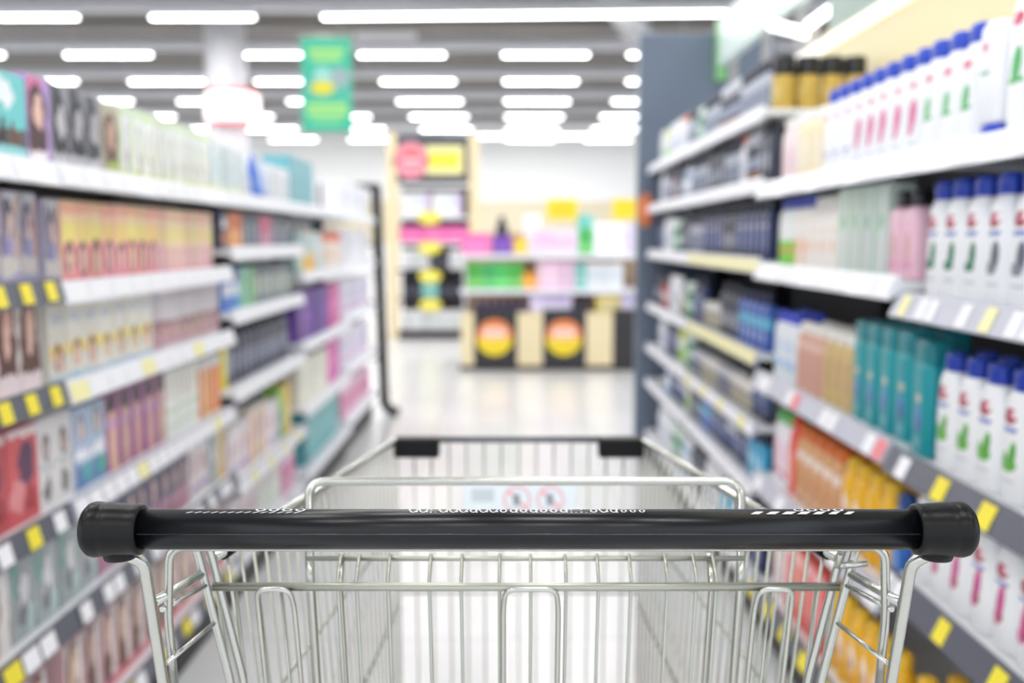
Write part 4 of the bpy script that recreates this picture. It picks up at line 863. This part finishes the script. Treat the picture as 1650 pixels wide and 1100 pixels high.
for cx_, hw in ((.004, .022), (-.199, .0145), (.197, .0145)):
    k = .97 if cx_ else 1
    wire(b, [(cx_*k-hw, gate_y(.6)-.004, .6), (cx_-hw, gate_y(.95)-.005, .948), (cx_-hw*.9, .759, .966), (cx_+hw*.9, .759, .966), (cx_+hw, gate_y(.95)-.005, .948), (cx_*k+hw, gate_y(.6)-.004, .6)], .0021, 8, .018)
obj('leg_loop', b, zinc, gt)
# bumpers on the front corners
for sg in (-1, 1):
    b = B(); x0, x1 = sorted((sg*.127, sg*.199)); box(b, CX+x0, CX+x1, 1.555, 1.586, .893, .925); bevel(b, .004, 2); obj('corner_bumper', b, black, cart)
# advertisement plate inside the front wall with two prohibition rings
b = B(); box(b, CX-.088, CX+.092, 1.545, 1.5475, .77, .858); pl = obj('notice_plate', b, pmat('notice_print', 'e3eaee', [('R', .17, .75, .1, .12, 'c4cdd2'), ('R', .5, .2, .4, .03, 'c9d0d6')], .4), cart)
rr = mat('prohibition_red', 'eda6aa', .5)
for xx in (-.003, .050):
    b = B()
    for k in range(24):
        a0, a1 = 2*PI*k/24, 2*PI*(k+1)/24
        vs = [b.verts.new((CX+xx+r_*math.cos(a), 1.5448, .829+r_*math.sin(a))) for a, r_ in ((a0, .022), (a1, .022), (a1, .0185), (a0, .0185))]
        b.faces.new(vs)
    for s0 in (-1,):
        b.faces.new([b.verts.new((CX+xx+q[0], 1.5449, .829+q[1])) for q in ((-.0145, .011), (-.011, .0145), (.0145, -.011), (.011, -.0145))])
    bmesh.ops.remove_doubles(b, verts=b.verts, dist=1e-5)
    ps = obj('prohibition_sign', b, rr, pl)
    b = B(); box(b, CX+xx-.006, CX+xx+.004, 1.5440, 1.5448, .820, .838); obj('pictogram', b, mat('picto_grey', '8a9096', .5), ps)
# chassis and castors
b = B()
for sg in (-1, 1):
    f = (lambda p: p) if sg > 0 else mir
    wire(b, f([(.252, .80, .20), (.245, .84, .13), (.19, 1.45, .17), (.186, 1.5, .52)]), .0095, 12, .05)
    wire(b, f([(.215, .845, .46), (.24, .83, .20)]), .007, 10)
wire(b, [(-.245, .86, .13), (.245, .86, .13)], .008, 10); wire(b, [(-.195, 1.4, .166), (.195, 1.4, .166)], .008, 10)
obj('chassis', b, zinc, cart)
for sx_, y_, z_ in ((-.235, .90, .13), (.235, .90, .13), (-.192, 1.40, .16), (.192, 1.40, .16)):
    b = B(); x_ = CX+sx_
    box(b, x_-.018, x_-.015, y_-.01, y_+.02, .05, z_-.015); box(b, x_+.015, x_+.018, y_-.01, y_+.02, .05, z_-.015); box(b, x_-.018, x_+.018, y_-.01, y_+.02, z_-.02, z_-.012); tube(b, [(x_, y_+.005, z_-.014), (x_, y_+.005, z_-.002)], .008, 10)
    tube(b, [(x_-.02, y_+.02, .06), (x_+.02, y_+.02, .06)], .004, 8)
    cs = obj('caster', b, zinc, cart)
    b = B(); lathe_x(b, [(.03, -.013), (.056, -.013), (.06, -.009), (.06, .009), (.056, .013), (.03, .013)], (x_, y_+.02, .06), 32); obj('wheel', b, mat('grey_rubber', '4a4a4e', .6), cs)
